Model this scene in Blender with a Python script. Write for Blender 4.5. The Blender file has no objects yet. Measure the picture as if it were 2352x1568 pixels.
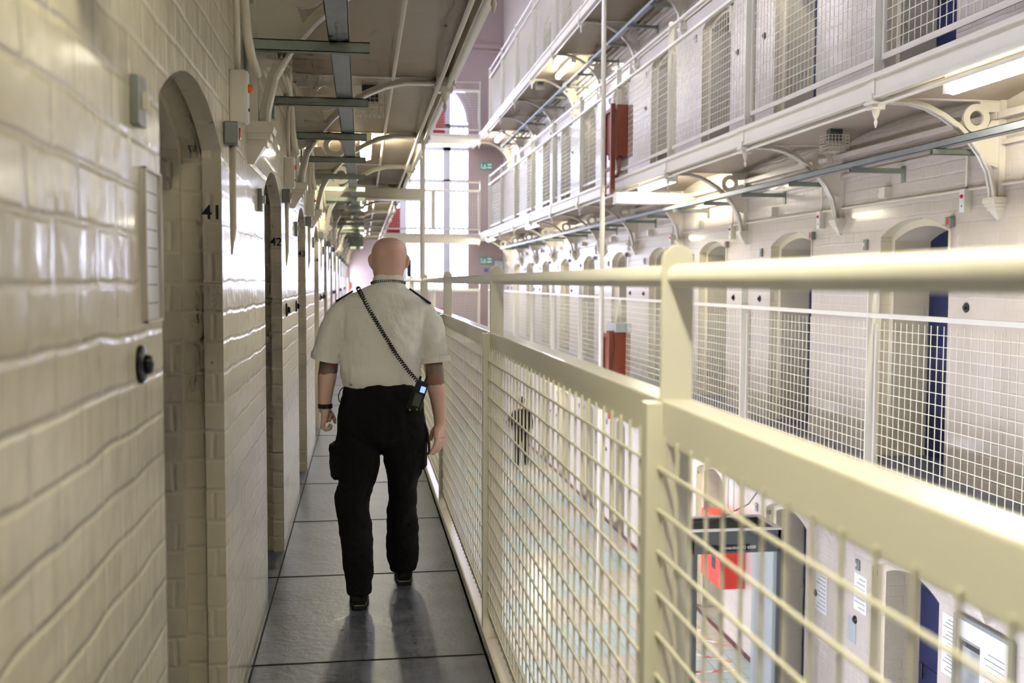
import bpy, math, random
from mathutils import Vector, Matrix
random.seed(7)
S = bpy.context.scene
COL = S.collection
PI = math.pi
# ------------------------------------------------------------------ camera, world, exposure
IW, IH = 2352, 1568
FPX, YAW, PITCH, ROLL = 2310.5, 0.14806, 0.05892, 0.00415
cy_, sy_, cp_, sp_ = math.cos(YAW), math.sin(YAW), math.cos(PITCH), math.sin(PITCH)
fwd = Vector((sy_*cp_, cy_*cp_, -sp_)); rt = Vector((cy_, -sy_, 0)); up = rt.cross(fwd)
r2 = math.cos(ROLL)*rt + math.sin(ROLL)*up; u2 = -math.sin(ROLL)*rt + math.cos(ROLL)*up
cd = bpy.data.cameras.new('camera'); cam = bpy.data.objects.new('camera', cd); COL.objects.link(cam)
cam.matrix_world = Matrix(((r2.x, u2.x, -fwd.x, 0), (r2.y, u2.y, -fwd.y, 0), (r2.z, u2.z, -fwd.z, 1.59), (0, 0, 0, 1)))
cd.sensor_width = 36; cd.lens = FPX/IW*36; cd.clip_start = .05; cd.clip_end = 200
cd.dof.use_dof = True; cd.dof.focus_distance = 5.0; cd.dof.aperture_fstop = 3.0
S.camera = cam
vs = S.view_settings
vs.view_transform = 'Standard'; vs.look = 'None'; vs.gamma = 1; vs.use_curve_mapping = False; vs.exposure = 0.35
S.cycles.use_denoising = True; S.cycles.use_light_tree = False; S.cycles.max_bounces = 4; S.cycles.diffuse_bounces = 3; S.cycles.glossy_bounces = 3; S.cycles.transmission_bounces = 1
S.cycles.use_adaptive_sampling = True; S.cycles.adaptive_threshold = 0.08; S.cycles.adaptive_min_samples = 8
S.cycles.sample_clamp_indirect = 6; S.cycles.caustics_reflective = False; S.cycles.caustics_refractive = False
W = bpy.data.worlds.new('daylight'); S.world = W; W.use_nodes = True
W.node_tree.nodes['Background'].inputs[0].default_value = (.72, .75, 1.0, 1)
W.node_tree.nodes['Background'].inputs[1].default_value = 17.0

L = 2.52
XL, XR = -.46, 4.72            # cell wall faces left and right
ER, NR = .546, 3.707           # railing planes (near / opposite)
FZ = {1: -3.07, 2: 0.0, 3: 3.10, 4: 6.20}
YA, YZ, YE = -4.0, 31.7, 33.8  # hall from behind the camera to landings to end wall
TOP = 12.0
LDOOR = (.965, 1.376)          # door opening in bays, left
RDOOR = (.008, .446)
NB = 12

# daylight comes in through the end window
def portal(loc, rot, sx, sy):
    l = bpy.data.lights.new('portal', 'AREA'); l.shape = 'RECTANGLE'; l.size = sx; l.size_y = sy
    l.cycles.is_portal = True
    o = bpy.data.objects.new('daylight_portal', l); COL.objects.link(o); o.location = loc; o.rotation_euler = rot
portal((2.09, YE+.42, 4.84), (-PI/2, 0, 0), 2.9, 7.0)

# ------------------------------------------------------------------ materials
def nt(name):
    m = bpy.data.materials.new(name); m.use_nodes = True
    n = m.node_tree; return m, n, n.nodes['Principled BSDF']
def N(n, t, **k):
    x = n.nodes.new(t)
    for a, b in k.items(): setattr(x, a, b)
    return x
def plain(name, col, rough=.5, metal=0., noise=.0, nscale=8., bump=0., bscale=60., coat=0., spec=.5):
    m, n, p = nt(name)
    p.inputs['Base Color'].default_value = (*col, 1); p.inputs['Roughness'].default_value = rough
    p.inputs['Metallic'].default_value = metal; p.inputs['Coat Weight'].default_value = coat
    p.inputs['Specular IOR Level'].default_value = spec
    tc = N(n, 'ShaderNodeTexCoord')
    if noise:
        t = N(n, 'ShaderNodeTexNoise'); t.inputs['Scale'].default_value = nscale; t.inputs['Detail'].default_value = 2
        n.links.new(tc.outputs['Object'], t.inputs['Vector'])
        mx = N(n, 'ShaderNodeMix', data_type='RGBA'); n.links.new(t.outputs['Fac'], mx.inputs[0])
        mx.inputs[6].default_value = (*[c*(1-noise) for c in col], 1); mx.inputs[7].default_value = (*[min(1, c*(1+noise)) for c in col], 1)
        n.links.new(mx.outputs[2], p.inputs['Base Color'])
    if bump:
        t = N(n, 'ShaderNodeTexNoise'); t.inputs['Scale'].default_value = bscale; t.inputs['Detail'].default_value = 1
        n.links.new(tc.outputs['Object'], t.inputs['Vector'])
        b = N(n, 'ShaderNodeBump'); b.inputs['Strength'].default_value = bump; b.inputs['Distance'].default_value = .01
        n.links.new(t.outputs['Fac'], b.inputs['Height']); n.links.new(b.outputs['Normal'], p.inputs['Normal'])
    return m
def brick(name, col, rough=.22, bw=.26, bh=.1, depth=.006, drip=1.3):
    m, n, p = nt(name)
    geo = N(n, 'ShaderNodeNewGeometry'); sep = N(n, 'ShaderNodeSeparateXYZ'); n.links.new(geo.outputs['Position'], sep.inputs[0])
    add = N(n, 'ShaderNodeMath', operation='ADD'); n.links.new(sep.outputs[0], add.inputs[0]); n.links.new(sep.outputs[1], add.inputs[1])
    cmb = N(n, 'ShaderNodeCombineXYZ'); n.links.new(add.outputs[0], cmb.inputs[0]); n.links.new(sep.outputs[2], cmb.inputs[1])
    wob = N(n, 'ShaderNodeTexNoise'); wob.inputs['Scale'].default_value = 3.5; wob.inputs['Detail'].default_value = 1
    n.links.new(cmb.outputs[0], wob.inputs['Vector'])
    ws = N(n, 'ShaderNodeVectorMath', operation='SCALE'); ws.inputs['Scale'].default_value = .034; n.links.new(wob.outputs['Color'], ws.inputs[0])
    va = N(n, 'ShaderNodeVectorMath', operation='ADD'); n.links.new(cmb.outputs[0], va.inputs[0]); n.links.new(ws.outputs[0], va.inputs[1])
    br = N(n, 'ShaderNodeTexBrick'); br.inputs['Scale'].default_value = 1; br.inputs['Brick Width'].default_value = bw
    br.inputs['Row Height'].default_value = bh; br.inputs['Mortar Size'].default_value = .012; br.inputs['Mortar Smooth'].default_value = 1.0
    br.inputs['Color1'].default_value = (1, 1, 1, 1); br.inputs['Color2'].default_value = (.8, .8, .8, 1); br.inputs['Mortar'].default_value = (0, 0, 0, 1)
    n.links.new(va.outputs[0], br.inputs['Vector'])
    # vertical runs of thick paint
    mp = N(n, 'ShaderNodeMapping'); mp.inputs['Scale'].default_value = (16, 2.6, 1); n.links.new(cmb.outputs[0], mp.inputs[0])
    dr = N(n, 'ShaderNodeTexNoise'); dr.inputs['Scale'].default_value = 1; dr.inputs['Detail'].default_value = 2.5; n.links.new(mp.outputs[0], dr.inputs['Vector'])
    lg = N(n, 'ShaderNodeTexNoise'); lg.inputs['Scale'].default_value = 9; lg.inputs['Detail'].default_value = 2; n.links.new(cmb.outputs[0], lg.inputs['Vector'])
    s1 = N(n, 'ShaderNodeMath', operation='MULTIPLY_ADD'); n.links.new(dr.outputs['Fac'], s1.inputs[0]); s1.inputs[1].default_value = drip; n.links.new(br.outputs['Color'], s1.inputs[2])
    s2 = N(n, 'ShaderNodeMath', operation='MULTIPLY_ADD'); n.links.new(lg.outputs['Fac'], s2.inputs[0]); s2.inputs[1].default_value = 1.6; n.links.new(s1.outputs[0], s2.inputs[2])
    b = N(n, 'ShaderNodeBump'); b.inputs['Strength'].default_value = .8; b.inputs['Distance'].default_value = depth
    n.links.new(s2.outputs[0], b.inputs['Height']); n.links.new(b.outputs['Normal'], p.inputs['Normal'])
    mx = N(n, 'ShaderNodeMix', data_type='RGBA'); mx.inputs[6].default_value = (*[c*.93 for c in col], 1); mx.inputs[7].default_value = (*[min(1, c*1.04) for c in col], 1)
    n.links.new(lg.outputs['Fac'], mx.inputs[0]); n.links.new(mx.outputs[2], p.inputs['Base Color'])
    p.inputs['Roughness'].default_value = rough; p.inputs['Coat Weight'].default_value = .4; p.inputs['Coat Roughness'].default_value = .1
    return m
def emit(name, col, s):
    m, n, p = nt(name); p.inputs['Base Color'].default_value = (*col, 1)
    p.inputs['Emission Color'].default_value = (*col, 1); p.inputs['Emission Strength'].default_value = s; return m
def slate(name):
    m, n, p = nt(name)
    tc = N(n, 'ShaderNodeNewGeometry')
    t = N(n, 'ShaderNodeTexNoise'); t.inputs['Scale'].default_value = 5; t.inputs['Detail'].default_value = 8; n.links.new(tc.outputs['Position'], t.inputs['Vector'])
    cr = N(n, 'ShaderNodeValToRGB'); cr.color_ramp.elements[0].color = (.07, .076, .10, 1); cr.color_ramp.elements[1].color = (.16, .17, .215, 1)
    cr.color_ramp.elements[0].position = .3; cr.color_ramp.elements[1].position = .7
    n.links.new(t.outputs['Fac'], cr.inputs[0]); n.links.new(cr.outputs[0], p.inputs['Base Color'])
    r = N(n, 'ShaderNodeMapRange'); r.inputs[3].default_value = .28; r.inputs[4].default_value = .48; n.links.new(t.outputs['Fac'], r.inputs[0]); n.links.new(r.outputs[0], p.inputs['Roughness'])
    t2 = N(n, 'ShaderNodeTexNoise'); t2.inputs['Scale'].default_value = 26; t2.inputs['Detail'].default_value = 3; n.links.new(tc.outputs['Position'], t2.inputs['Vector'])
    b = N(n, 'ShaderNodeBump'); b.inputs['Strength'].default_value = .25; b.inputs['Distance'].default_value = .01; n.links.new(t2.outputs['Fac'], b.inputs['Height']); n.links.new(b.outputs['Normal'], p.inputs['Normal'])
    p.inputs['Specular IOR Level'].default_value = .7
    return m
def tiles(name):
    m, n, p = nt(name)
    g = N(n, 'ShaderNodeNewGeometry')
    br = N(n, 'ShaderNodeTexBrick'); br.offset = 0; br.inputs['Scale'].default_value = 1; br.inputs['Brick Width'].default_value = .3; br.inputs['Row Height'].default_value = .3
    br.inputs['Mortar Size'].default_value = .004; br.inputs['Color1'].default_value = (1, 1, 1, 1); br.inputs['Color2'].default_value = (.93, .93, .93, 1); br.inputs['Mortar'].default_value = (.35, .33, .3, 1)
    n.links.new(g.outputs['Position'], br.inputs['Vector'])
    ck = N(n, 'ShaderNodeTexChecker'); ck.inputs['Scale'].default_value = 1/1.2; ck.inputs['Color1'].default_value = (.50, .60, .58, 1); ck.inputs['Color2'].default_value = (.60, .56, .48, 1)
    n.links.new(g.outputs['Position'], ck.inputs['Vector'])
    mx = N(n, 'ShaderNodeMix', data_type='RGBA', blend_type='MULTIPLY'); mx.inputs[0].default_value = 1
    n.links.new(ck.outputs[0], mx.inputs[6]); n.links.new(br.outputs[0], mx.inputs[7]); n.links.new(mx.outputs[2], p.inputs['Base Color'])
    p.inputs['Roughness'].default_value = .22
    return m
CREAM = (.80, .74, .60)
M = {}
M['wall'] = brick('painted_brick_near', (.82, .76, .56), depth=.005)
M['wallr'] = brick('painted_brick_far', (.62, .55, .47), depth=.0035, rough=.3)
M['reveal'] = brick('painted_reveal', (.74, .67, .50), rough=.33, depth=.003, drip=.2)
M['end'] = plain('pink_plaster', (.40, .32, .31), .6, noise=.05, nscale=2)
M['rail'] = plain('cream_gloss_paint', (.85, .82, .70), .28, noise=.03, nscale=4, bump=.06, bscale=30, coat=.3)
M['steel'] = plain('cream_painted_steel', (.78, .73, .62), .32, noise=.04, nscale=5, bump=.05, bscale=25)
M['wire'] = plain('cream_wire', (.84, .81, .66), .35)
M['soffit'] = plain('shaded_cream_soffit', (.40, .33, .25), .42, noise=.06, nscale=2.5, bump=.1, bscale=10)  # unlit gallery underside: its shade is put into the darker base colour
M['conduit'] = plain('cream_conduit', (.76, .70, .55), .35)
M['galv'] = plain('galvanised_steel', (.36, .39, .43), .42, metal=.75, noise=.12, nscale=14)
M['galvd'] = plain('dull_galvanised_arm', (.30, .34, .30), .5, metal=.6, noise=.15, nscale=20)
M['slate'] = slate('slate_flagstone')
M['joint'] = plain('dark_joint', (.015, .015, .016), .8)
M['tiles'] = tiles('hall_floor_tiles')
M['navy'] = plain('navy_door_paint', (.012, .02, .085), .35)
M['brownred'] = plain('dark_red_cabinet_paint', (.22, .045, .02), .42, noise=.06)
M['red'] = plain('bright_red', (.75, .05, .03), .4)
M['pinkred'] = plain('red_mesh_plastic', (.55, .05, .1), .5)
M['black'] = plain('black_plastic', (.012, .012, .012), .35)
M['ink'] = plain('black_paint', (.02, .02, .02), .5)
M['gray'] = plain('grey_metal_box', (.22, .24, .23), .35, metal=.3)
M['dgray'] = plain('dark_grey_housing', (.10, .11, .11), .4)
M['lgray'] = plain('light_grey_panel', (.42, .46, .46), .4)
M['white'] = plain('white_plastic', (.85, .85, .83), .35)
M['orange'] = plain('orange_lens', (.9, .16, .02), .2)
M['redlens'] = plain('red_lens', (.8, .03, .02), .2)
M['teal'] = plain('teal_sign', (.02, .33, .29), .4)
M['blue'] = plain('blue_sign', (.05, .17, .5), .4)
M['plinth'] = plain('dark_red_skirting', (.10, .03, .025), .5)
M['tube'] = emit('fluorescent_diffuser', (1.0, .95, .76), 55)
M['tube_walk'] = emit('walkway_diffuser', (1.0, .94, .70), 85)
M['screen'] = emit('radio_screen', (.2, .3, 1.0), 1.6)
M['glass'] = plain('window_bar_paint', (.3, .3, .35), .5)
M['frame'] = plain('window_mullion_paint', (.5, .5, .56), .5)
M['roof'] = plain('roof_plaster', (.45, .38, .36), .7, noise=.05, nscale=1.5)
M['roofwhite'] = plain('white_plaster', (.7, .7, .7), .7)

# ------------------------------------------------------------------ mesh builder
class MB:
    def __init__(s): s.v = []; s.f = []; s.m = []; s.mi = 0
    def face(s, pts):
        i = len(s.v); s.v += [tuple(p) for p in pts]; s.f.append(tuple(range(i, i+len(pts)))); s.m.append(s.mi)
    def box(s, x0, x1, y0, y1, z0, z1):
        i = len(s.v)
        s.v += [(x, y, z) for z in (z0, z1) for y in (y0, y1) for x in (x0, x1)]
        for q in ((0, 2, 3, 1), (4, 5, 7, 6), (0, 1, 5, 4), (2, 6, 7, 3), (0, 4, 6, 2), (1, 3, 7, 5)):
            s.f.append(tuple(i+k for k in q)); s.m.append(s.mi)
        return s
    def rings(s, R, cap0=True, cap1=True, close=True):
        i = len(s.v); n = len(R[0])
        for r in R: s.v += [tuple(p) for p in r]
        for a in range(len(R)-1):
            for b in range(n if close else n-1):
                s.f.append((i+a*n+b, i+a*n+(b+1) % n, i+(a+1)*n+(b+1) % n, i+(a+1)*n+b)); s.m.append(s.mi)
        if cap0: s.f.append(tuple(i+k for k in reversed(range(n)))); s.m.append(s.mi)
        if cap1: s.f.append(tuple(i+(len(R)-1)*n+k for k in range(n))); s.m.append(s.mi)
        return s
    def tube(s, pts, r, n=10, caps=True):
        P = [Vector(p) for p in pts]; R = []; rr = r if isinstance(r, (list, tuple)) else [r]*len(P)
        u = None
        for i, p in enumerate(P):
            d = (P[min(i+1, len(P)-1)]-P[max(i-1, 0)]).normalized()
            if u is None:
                a = Vector((0, 0, 1)) if abs(d.z) < .9 else Vector((1, 0, 0)); u = d.cross(a).normalized()
            else:
                u = (u-d*u.dot(d)).normalized()
            w = d.cross(u)
            R.append([p+rr[i]*(math.cos(t*2*PI/n)*u+math.sin(t*2*PI/n)*w) for t in range(n)])
        return s.rings(R, caps, caps)
    def limb(s, pts, n=16):   # pts (x,y,z,rx,ry) ellipses in the horizontal plane
        R = []
        for x, y, z, rx, ry in pts: R.append([(x+rx*math.cos(t*2*PI/n), y+ry*math.sin(t*2*PI/n), z) for t in range(n)])
        return s.rings(R)
    def prism(s, poly, ax, a0, a1):   # poly in the two other axes, extruded along axis ax
        def P(q, a):
            return (a, q[0], q[1]) if ax == 0 else (q[0], a, q[1]) if ax == 1 else (q[0], q[1], a)
        return s.rings([[P(q, a0) for q in poly], [P(q, a1) for q in poly]])
    def disc(s, c, ax, r, h, n=20, r1=None):
        r1 = r if r1 is None else r1
        R = []
        for a, q in ((0, r), (h, r1)):
            ring = []
            for t in range(n):
                u, w = q*math.cos(t*2*PI/n), q*math.sin(t*2*PI/n)
                ring.append((c[0]+a, c[1]+u, c[2]+w) if ax == 0 else (c[0]+u, c[1]+a, c[2]+w) if ax == 1 else (c[0]+u, c[1]+w, c[2]+a))
            R.append(ring)
        return s.rings(R)
    def lathe(s, c, prof, ax=2, n=16):
        R = []
        for r, h in prof:
            ring = []
            for t in range(n):
                u, w = r*math.cos(t*2*PI/n), r*math.sin(t*2*PI/n)
                ring.append((c[0]+h, c[1]+u, c[2]+w) if ax == 0 else (c[0]+u, c[1]+h, c[2]+w) if ax == 1 else (c[0]+u, c[1]+w, c[2]+h))
            R.append(ring)
        return s.rings(R)
    def build(s, name, mats, parent=None, smooth=False, auto=None, bevel=0):
        me = bpy.data.meshes.new(name); me.from_pydata(s.v, [], s.f); me.update()
        for m in (mats if isinstance(mats, (list, tuple)) else [mats]): me.materials.append(m)
        for p, k in zip(me.polygons, s.m): p.material_index = k; p.use_smooth = smooth
        import bmesh
        b = bmesh.new(); b.from_mesh(me); bmesh.ops.recalc_face_normals(b, faces=b.faces); b.to_mesh(me); b.free()
        o = bpy.data.objects.new(name, me); COL.objects.link(o)
        if parent: o.parent = parent
        if bevel:
            md = o.modifiers.new('bevel', 'BEVEL'); md.width = bevel; md.segments = 2; md.limit_method = 'ANGLE'
        return o
def tag(o, label=None, cat=None, group=None, kind=None):
    if label: o['label'] = label
    if cat: o['category'] = cat
    if group: o['group'] = group
    if kind: o['kind'] = kind
    return o
def empty(name, loc=(0, 0, 0), rz=0):
    o = bpy.data.objects.new(name, None); COL.objects.link(o); o.location = loc; o.rotation_euler = (0, 0, rz); o.empty_display_size = .1
    return o
KIDS = {}
def kids(o): return [c for c in o.children]
def copy_tree(o, parent=None):
    c = o.copy(); COL.objects.link(c); c.parent = parent
    for k in list(o.children): copy_tree(k, c)
    return c
ORD = ['nearest', 'second', 'third', 'fourth', 'fifth', 'sixth', 'seventh', 'eighth', 'ninth', 'tenth', 'eleventh', 'twelfth', 'thirteenth', 'fourteenth']
def struct(o): o['kind'] = 'structure'; return o
def hide_text(): pass

# ------------------------------------------------------------------ cell walls with arched doorways
def arch(y0, y1, zs, rise, ins, n=14):
    """outline from the foot of y0 over the arch to the foot of y1, inset by ins"""
    c = (y0+y1)/2; h = (y1-y0)/2; R = (h*h+rise*rise)/(2*rise); zc = zs+rise-R
    Rn = R-ins; hn = h-ins
    a = math.asin(hn/Rn); pts = [(c-hn, None)]
    for i in range(n+1):
        t = -a+2*a*i/n; pts.append((c+Rn*math.sin(t), zc+Rn*math.cos(t)))
    pts.append((c+hn, None)); return pts
def cell_wall(name, X, sgn, levels, door, mat, prof, bays, zs=2.02, rise=.135):
    mb = MB()
    for lv in levels:
        z0 = FZ[lv]; z1 = FZ[lv+1] if lv < 4 else TOP
        ys = YA
        for k in bays:
            y0, y1 = (k+door[0])*L, (k+door[1])*L
            if y1 > YE: break
            mb.mi = 0
            mb.face([(X, ys, z0), (X, y0, z0), (X, y0, z1), (X, ys, z1)])
            o0 = arch(y0, y1, z0+zs, rise, 0)
            top = o0[1:-1]
            for i in range(len(top)-1):
                mb.face([(X, *top[i]), (X, *top[i+1]), (X, top[i+1][0], z1), (X, top[i][0], z1)])
            prev = None
            for d, ins in prof:
                o = [(X+sgn*d, a, (z0-.001 if b is None else b)) for a, b in arch(y0, y1, z0+zs, rise, ins)]
                if prev:
                    mb.mi = 1
                    for i in range(len(o)-1): mb.face([prev[i], prev[i+1], o[i+1], o[i]])
                    mb.mi = 2
                    mb.face([prev[0], prev[-1], o[-1], o[0]])
                prev = o
            ys = y1
        mb.mi = 0
        mb.face([(X, ys, z0), (X, YE, z0), (X, YE, z1), (X, ys, z1)])
    o = mb.build(name, [mat, M['reveal'], M['slate']]); return struct(o)
LP = [(0, 0), (.062, 0), (.064, -.03), (.133, -.03), (.135, 0), (.45, 0)]
RP = [(0, 0), (.10, 0), (.102, .065), (.47, .065)]
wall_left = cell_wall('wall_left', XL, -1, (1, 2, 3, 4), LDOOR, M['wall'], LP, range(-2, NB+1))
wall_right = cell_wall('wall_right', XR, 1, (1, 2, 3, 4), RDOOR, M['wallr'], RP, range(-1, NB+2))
# door leaves (structure), one mesh reused
def door_leaf(X, sgn, w):
    mb = MB(); mb.box(min(X, X+sgn*.05), max(X, X+sgn*.05), -w/2, w/2, .0, 2.17)
    for z in (.35, 1.05, 1.75): mb.box(X-.006 if sgn > 0 else X, X if sgn > 0 else X+.006, -w/2+.1, w/2-.1, z, z+.06)
    return mb
dn = 0
proto = None
for lv in (1, 2, 3, 4):
    for k in range(-1, NB+2):
        yc = (k+sum(RDOOR)/2)*L
        if yc > YE-1: continue
        dn += 1
        if proto is None:
            proto = door_leaf(0, 1, 1.16).build('door_%d' % dn, M['navy']); o = proto
            hb = MB().tube([(-.05, .35, 1.0), (-.05, .35, 1.15)], .012).build('door_handle', M['black'], o)
            MB().disc((-.006, 0, 1.5), 0, .03, .006).build('spy_hole', M['black'], o)
        else: o = copy_tree(proto); o.name = 'door_%d' % dn
        o.location = (XR+.455, yc, FZ[lv]); struct(o)
protol = None
for lv in (2, 3):
    for k in range(-2, NB+1):
        yc = (k+sum(LDOOR)/2)*L
        if yc > YE-1: continue
        dn += 1
        if protol is None: protol = door_leaf(0, -1, 1.03).build('door_%d' % dn, M['navy']); o = protol
        else: o = copy_tree(protol); o.name = 'door_%d' % dn
        o.location = (XL-.44, yc, FZ[lv]); struct(o)

# end wall with the tall arched window
WX0, WX1, WZ0, WZS = .65, 3.53, 1.34, 6.89
mb = MB()
cx = (WX0+WX1)/2; r = (WX1-WX0)/2
pts = [(WX0, WZ0)]+[(cx-r*math.cos(PI*i/24), WZS+r*math.sin(PI*i/24)) for i in range(25)]+[(WX1, WZ0)]
for Y in (YE,):
    mb.face([(XL-.5, Y, FZ[1]), (WX0, Y, FZ[1]), (WX0, Y, TOP), (XL-.5, Y, TOP)])
    mb.face([(WX1, Y, FZ[1]), (XR+.5, Y, FZ[1]), (XR+.5, Y, TOP), (WX1, Y, TOP)])
    mb.face([(WX0, Y, FZ[1]), (WX1, Y, FZ[1]), (WX1, Y, WZ0), (WX0, Y, WZ0)])
    ar = pts[1:-1]
    for i in range(len(ar)-1): mb.face([(ar[i][0], Y, ar[i][1]), (ar[i+1][0], Y, ar[i+1][1]), (ar[i+1][0], Y, TOP), (ar[i][0], Y, TOP)])
mb.rings([[(a, YE, b) for a, b in pts], [(a, YE+.4, b) for a, b in pts]], False, False, True)
# raised arch moulding and string course
mo = [(cx-(r+q)*math.cos(PI*i/24), WZS+(r+q)*math.sin(PI*i/24)) for q in (.18, .34) for i in range(25)]
mb.rings([[(mo[i][0], YE-d, mo[i][1]) for i in range(25)] for d in (.001, .05)]+[[(mo[25+i][0], YE-d, mo[25+i][1]) for i in range(25)] for d in (.05, .001)], False, False, False)
mb.box(XL-.4, XR+.4, YE-.07, YE, 9.35, 9.5); mb.box(XL-.4, XR+.4, YE-.05, YE, 9.2, 9.28)
struct(mb.build('wall_end', M['end']))
mb = MB(); mb.face([(XL-.5, YA, FZ[1]), (XR+.5, YA, FZ[1]), (XR+.5, YA, TOP), (XL-.5, YA, TOP)]); struct(mb.build('wall_back', M['wallr']))  # unseen wall closing the hall behind the camera, added to bounce light
mb = MB(); mb.face([(XL-.5, YA, FZ[1]), (XR+.5, YA, FZ[1]), (XR+.5, YE, FZ[1]), (XL-.5, YE, FZ[1])]); struct(mb.build('floor', M['tiles']))
mb = MB()
mb.box(XL-.5, XR+.5, YA, YE, TOP, TOP+.2)
for k in range(9): mb.box(XL, XR, 1+k*4, 1.25+k*4, TOP-.25, TOP)
struct(mb.build('ceiling', M['roof']))
# window_1: mullions, transoms, bars
wn = MB()
for x in (1.36, 2.825): wn.box(x-.12, x+.12, YE+.05, YE+.2, WZ0, 8.1)
for z in (2.96, 4.95, 6.02, 6.78): wn.box(WX0, WX1, YE+.05, YE+.2, z-.06, z+.06)
wo = struct(wn.build('window_1', M['frame']))
bars = MB()
for a, b in ((WX0, 1.275), (1.445, 2.74), (2.91, WX1)):
    n = max(3, round((b-a)/.16)-1)
    for i in range(1, n+1):
        x = a+(b-a)*i/(n+1); bars.tube([(x, YE+.1, WZ0), (x, YE+.1, 6.78)], .028, 6)
for z in (1.7, 2.15, 3.4, 4.01, 4.6, 5.5, 6.4): bars.box(WX0, WX1, YE+.085, YE+.115, z-.02, z+.02)
bars.build('window_bar', M['glass'], wo)
fr = MB()
mo = [(cx-q*math.cos(PI*i/24), WZS+q*math.sin(PI*i/24)) for q in (r-.07, r) for i in range(25)]
fr.rings([[(mo[i][0], YE+.06, mo[i][1]) for i in range(25)], [(mo[25+i][0], YE+.06, mo[25+i][1]) for i in range(25)]], False, False, False)
fr.build('window_frame', M['frame'], wo)

# ------------------------------------------------------------------ gallery decks
def deck(name, x0, x1, z, edge, f, y0=YA, y1=YE):
    """edge=+1: open edge at x1, -1: open edge at x0; f: bracket phase, shallow vaults span between brackets"""
    mb = MB(); mb.mi = 0
    mb.box(x0, x1, y0, y1, z-.05, z)
    mb.mi = 1
    prof = []
    for k in range(-3, NB+3):
        for i in range(10):
            t = i/10; y = (k+f+t)*L
            if y0 < y < y1: prof.append((y, z-.16+.105*math.sin(PI*t)**.7))
    prof = [(y0, z-.1)]+prof+[(y1, z-.1)]
    mb.rings([[(x0, y, h) for y, h in prof], [(x1, y, h) for y, h in prof]], False, False, False)
    mb.mi = 2
    xe = x1 if edge > 0 else x0
    mb.box(xe-.02, xe+.02, y0, y1, z-.17, z-.002)
    if edge > 0: mb.box(xe-.03, xe+.045, y0, y1, z-.035, z+.001)
    else: mb.box(xe-.045, xe+.03, y0, y1, z-.035, z+.001)
    mb.box(xe-.03, xe+.03, y0, y1, z-.175, z-.155)
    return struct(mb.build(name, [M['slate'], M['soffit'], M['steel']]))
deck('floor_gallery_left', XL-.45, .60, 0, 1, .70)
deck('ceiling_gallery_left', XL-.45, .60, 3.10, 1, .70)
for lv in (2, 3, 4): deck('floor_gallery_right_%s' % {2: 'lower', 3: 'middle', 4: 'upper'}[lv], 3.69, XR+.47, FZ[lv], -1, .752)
# slab joints of the walkway and the low kerb angle
mb = MB()
for k in range(-4, 26):
    y = 4.19+1.262*k
    if y < YE-1: mb.box(XL-.44, .51, y-.004, y+.004, -.01, .0025)
mb.box(XL+.005, XL+.012, YA, YE-1, -.01, .0025)
struct(mb.build('trim_1', M['joint']))
mb = MB(); mb.box(.512, .519, YA, YZ, 0, .075); mb.box(.512, .60, YA, YZ, 0, .03)
struct(mb.build('trim_2', M['steel']))
# dark red skirting / plinth on the hall floor and cornice strips under the galleries
mb = MB(); mb.box(XR-.02, XR-.001, YA, YE, FZ[1], FZ[1]+.05)
struct(mb.build('baseboard_right', M['plinth']))
nT = 3
for z0 in (0, 3.1, -3.1+.03):
    mb = MB()
    for q, h in ((2.62, .035), (2.71, .05), (2.81, .05)): mb.box(XR-.03-(q-2.6)*.2, XR-.001, YA, YE, z0+q, z0+q+h)
    struct(mb.build('trim_%d' % nT, M['wallr'])); nT += 1
mb = MB()
for q, h in ((2.62, .03), (2.71, .04), (2.81, .05)): mb.box(XL+.001, XL+.02+(q-2.6)*.1, YA, YE, q, q+h)
struct(mb.build('trim_%d' % nT, M['wall'])); nT += 1
# landings across the far end
for i, z in enumerate((0, 3.1, 6.2)):
    mb = MB(); mb.mi = 0; mb.box(.62, 3.67, YZ, YE-.01, z-.1, z)
    mb.mi = 1; mb.box(.62, 3.67, YZ, YE-.01, z-.14, z-.101)
    mb.box(.62, 3.67, YZ-.06, YZ-.001, z-.30, z+.001); mb.box(.62, 3.67, YZ-.10, YZ-.061, z-.035, z+.001); mb.box(.62, 3.67, YZ-.10, YZ-.061, z-.32, z-.285)
    struct(mb.build('floor_landing_%s' % ['lower', 'middle', 'upper'][i], [M['slate'], M['steel']]))

# ------------------------------------------------------------------ railings
def post_mb(w, side):
    mb = MB(); n = 10
    prof = [(0, 0), (w, 0)]+[(w/2+w/2*math.cos(PI*i/n), 1.63+w/2*math.sin(PI*i/n)) for i in range(n+1)]
    mb.prism(prof, 1, -.006, .006)
    x0 = -.03 if side < 0 else w
    mb.box(x0, x0+.03, -.02, .02, .0, 1.37)
    return mb
def panel_mb(length, w, side):
    fr = MB(); x = 0 if side < 0 else w-.02
    fr.box(x, x+.012, .02, length-.02, .115, .16)             # bottom flat bar
    fr.box(x, x+.02, .02, .10, .16, 1.295)
    fr.box(x, x+.02, length-.045, length-.02, .16, 1.295)
    mr = MB(); mr.box(0, w if side < 0 else w*.6, .007, length-.007, 1.295 if side < 0 else 1.34, 1.375)
    wi = MB(); xw = x-.004 if side < 0 else x+.024; d = .0026
    n = int((length-.06)/.0762)
    for i in range(n+1):
        y = .04+i*.0762; wi.box(xw-d, xw+d, y-d, y+d, .12, 1.31)
    z = .165
    while z < 1.30: wi.box(xw-d-.004, xw+d-.004, .02, length-.02, z-d, z+d); z += .0775
    return fr, mr, wi
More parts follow.
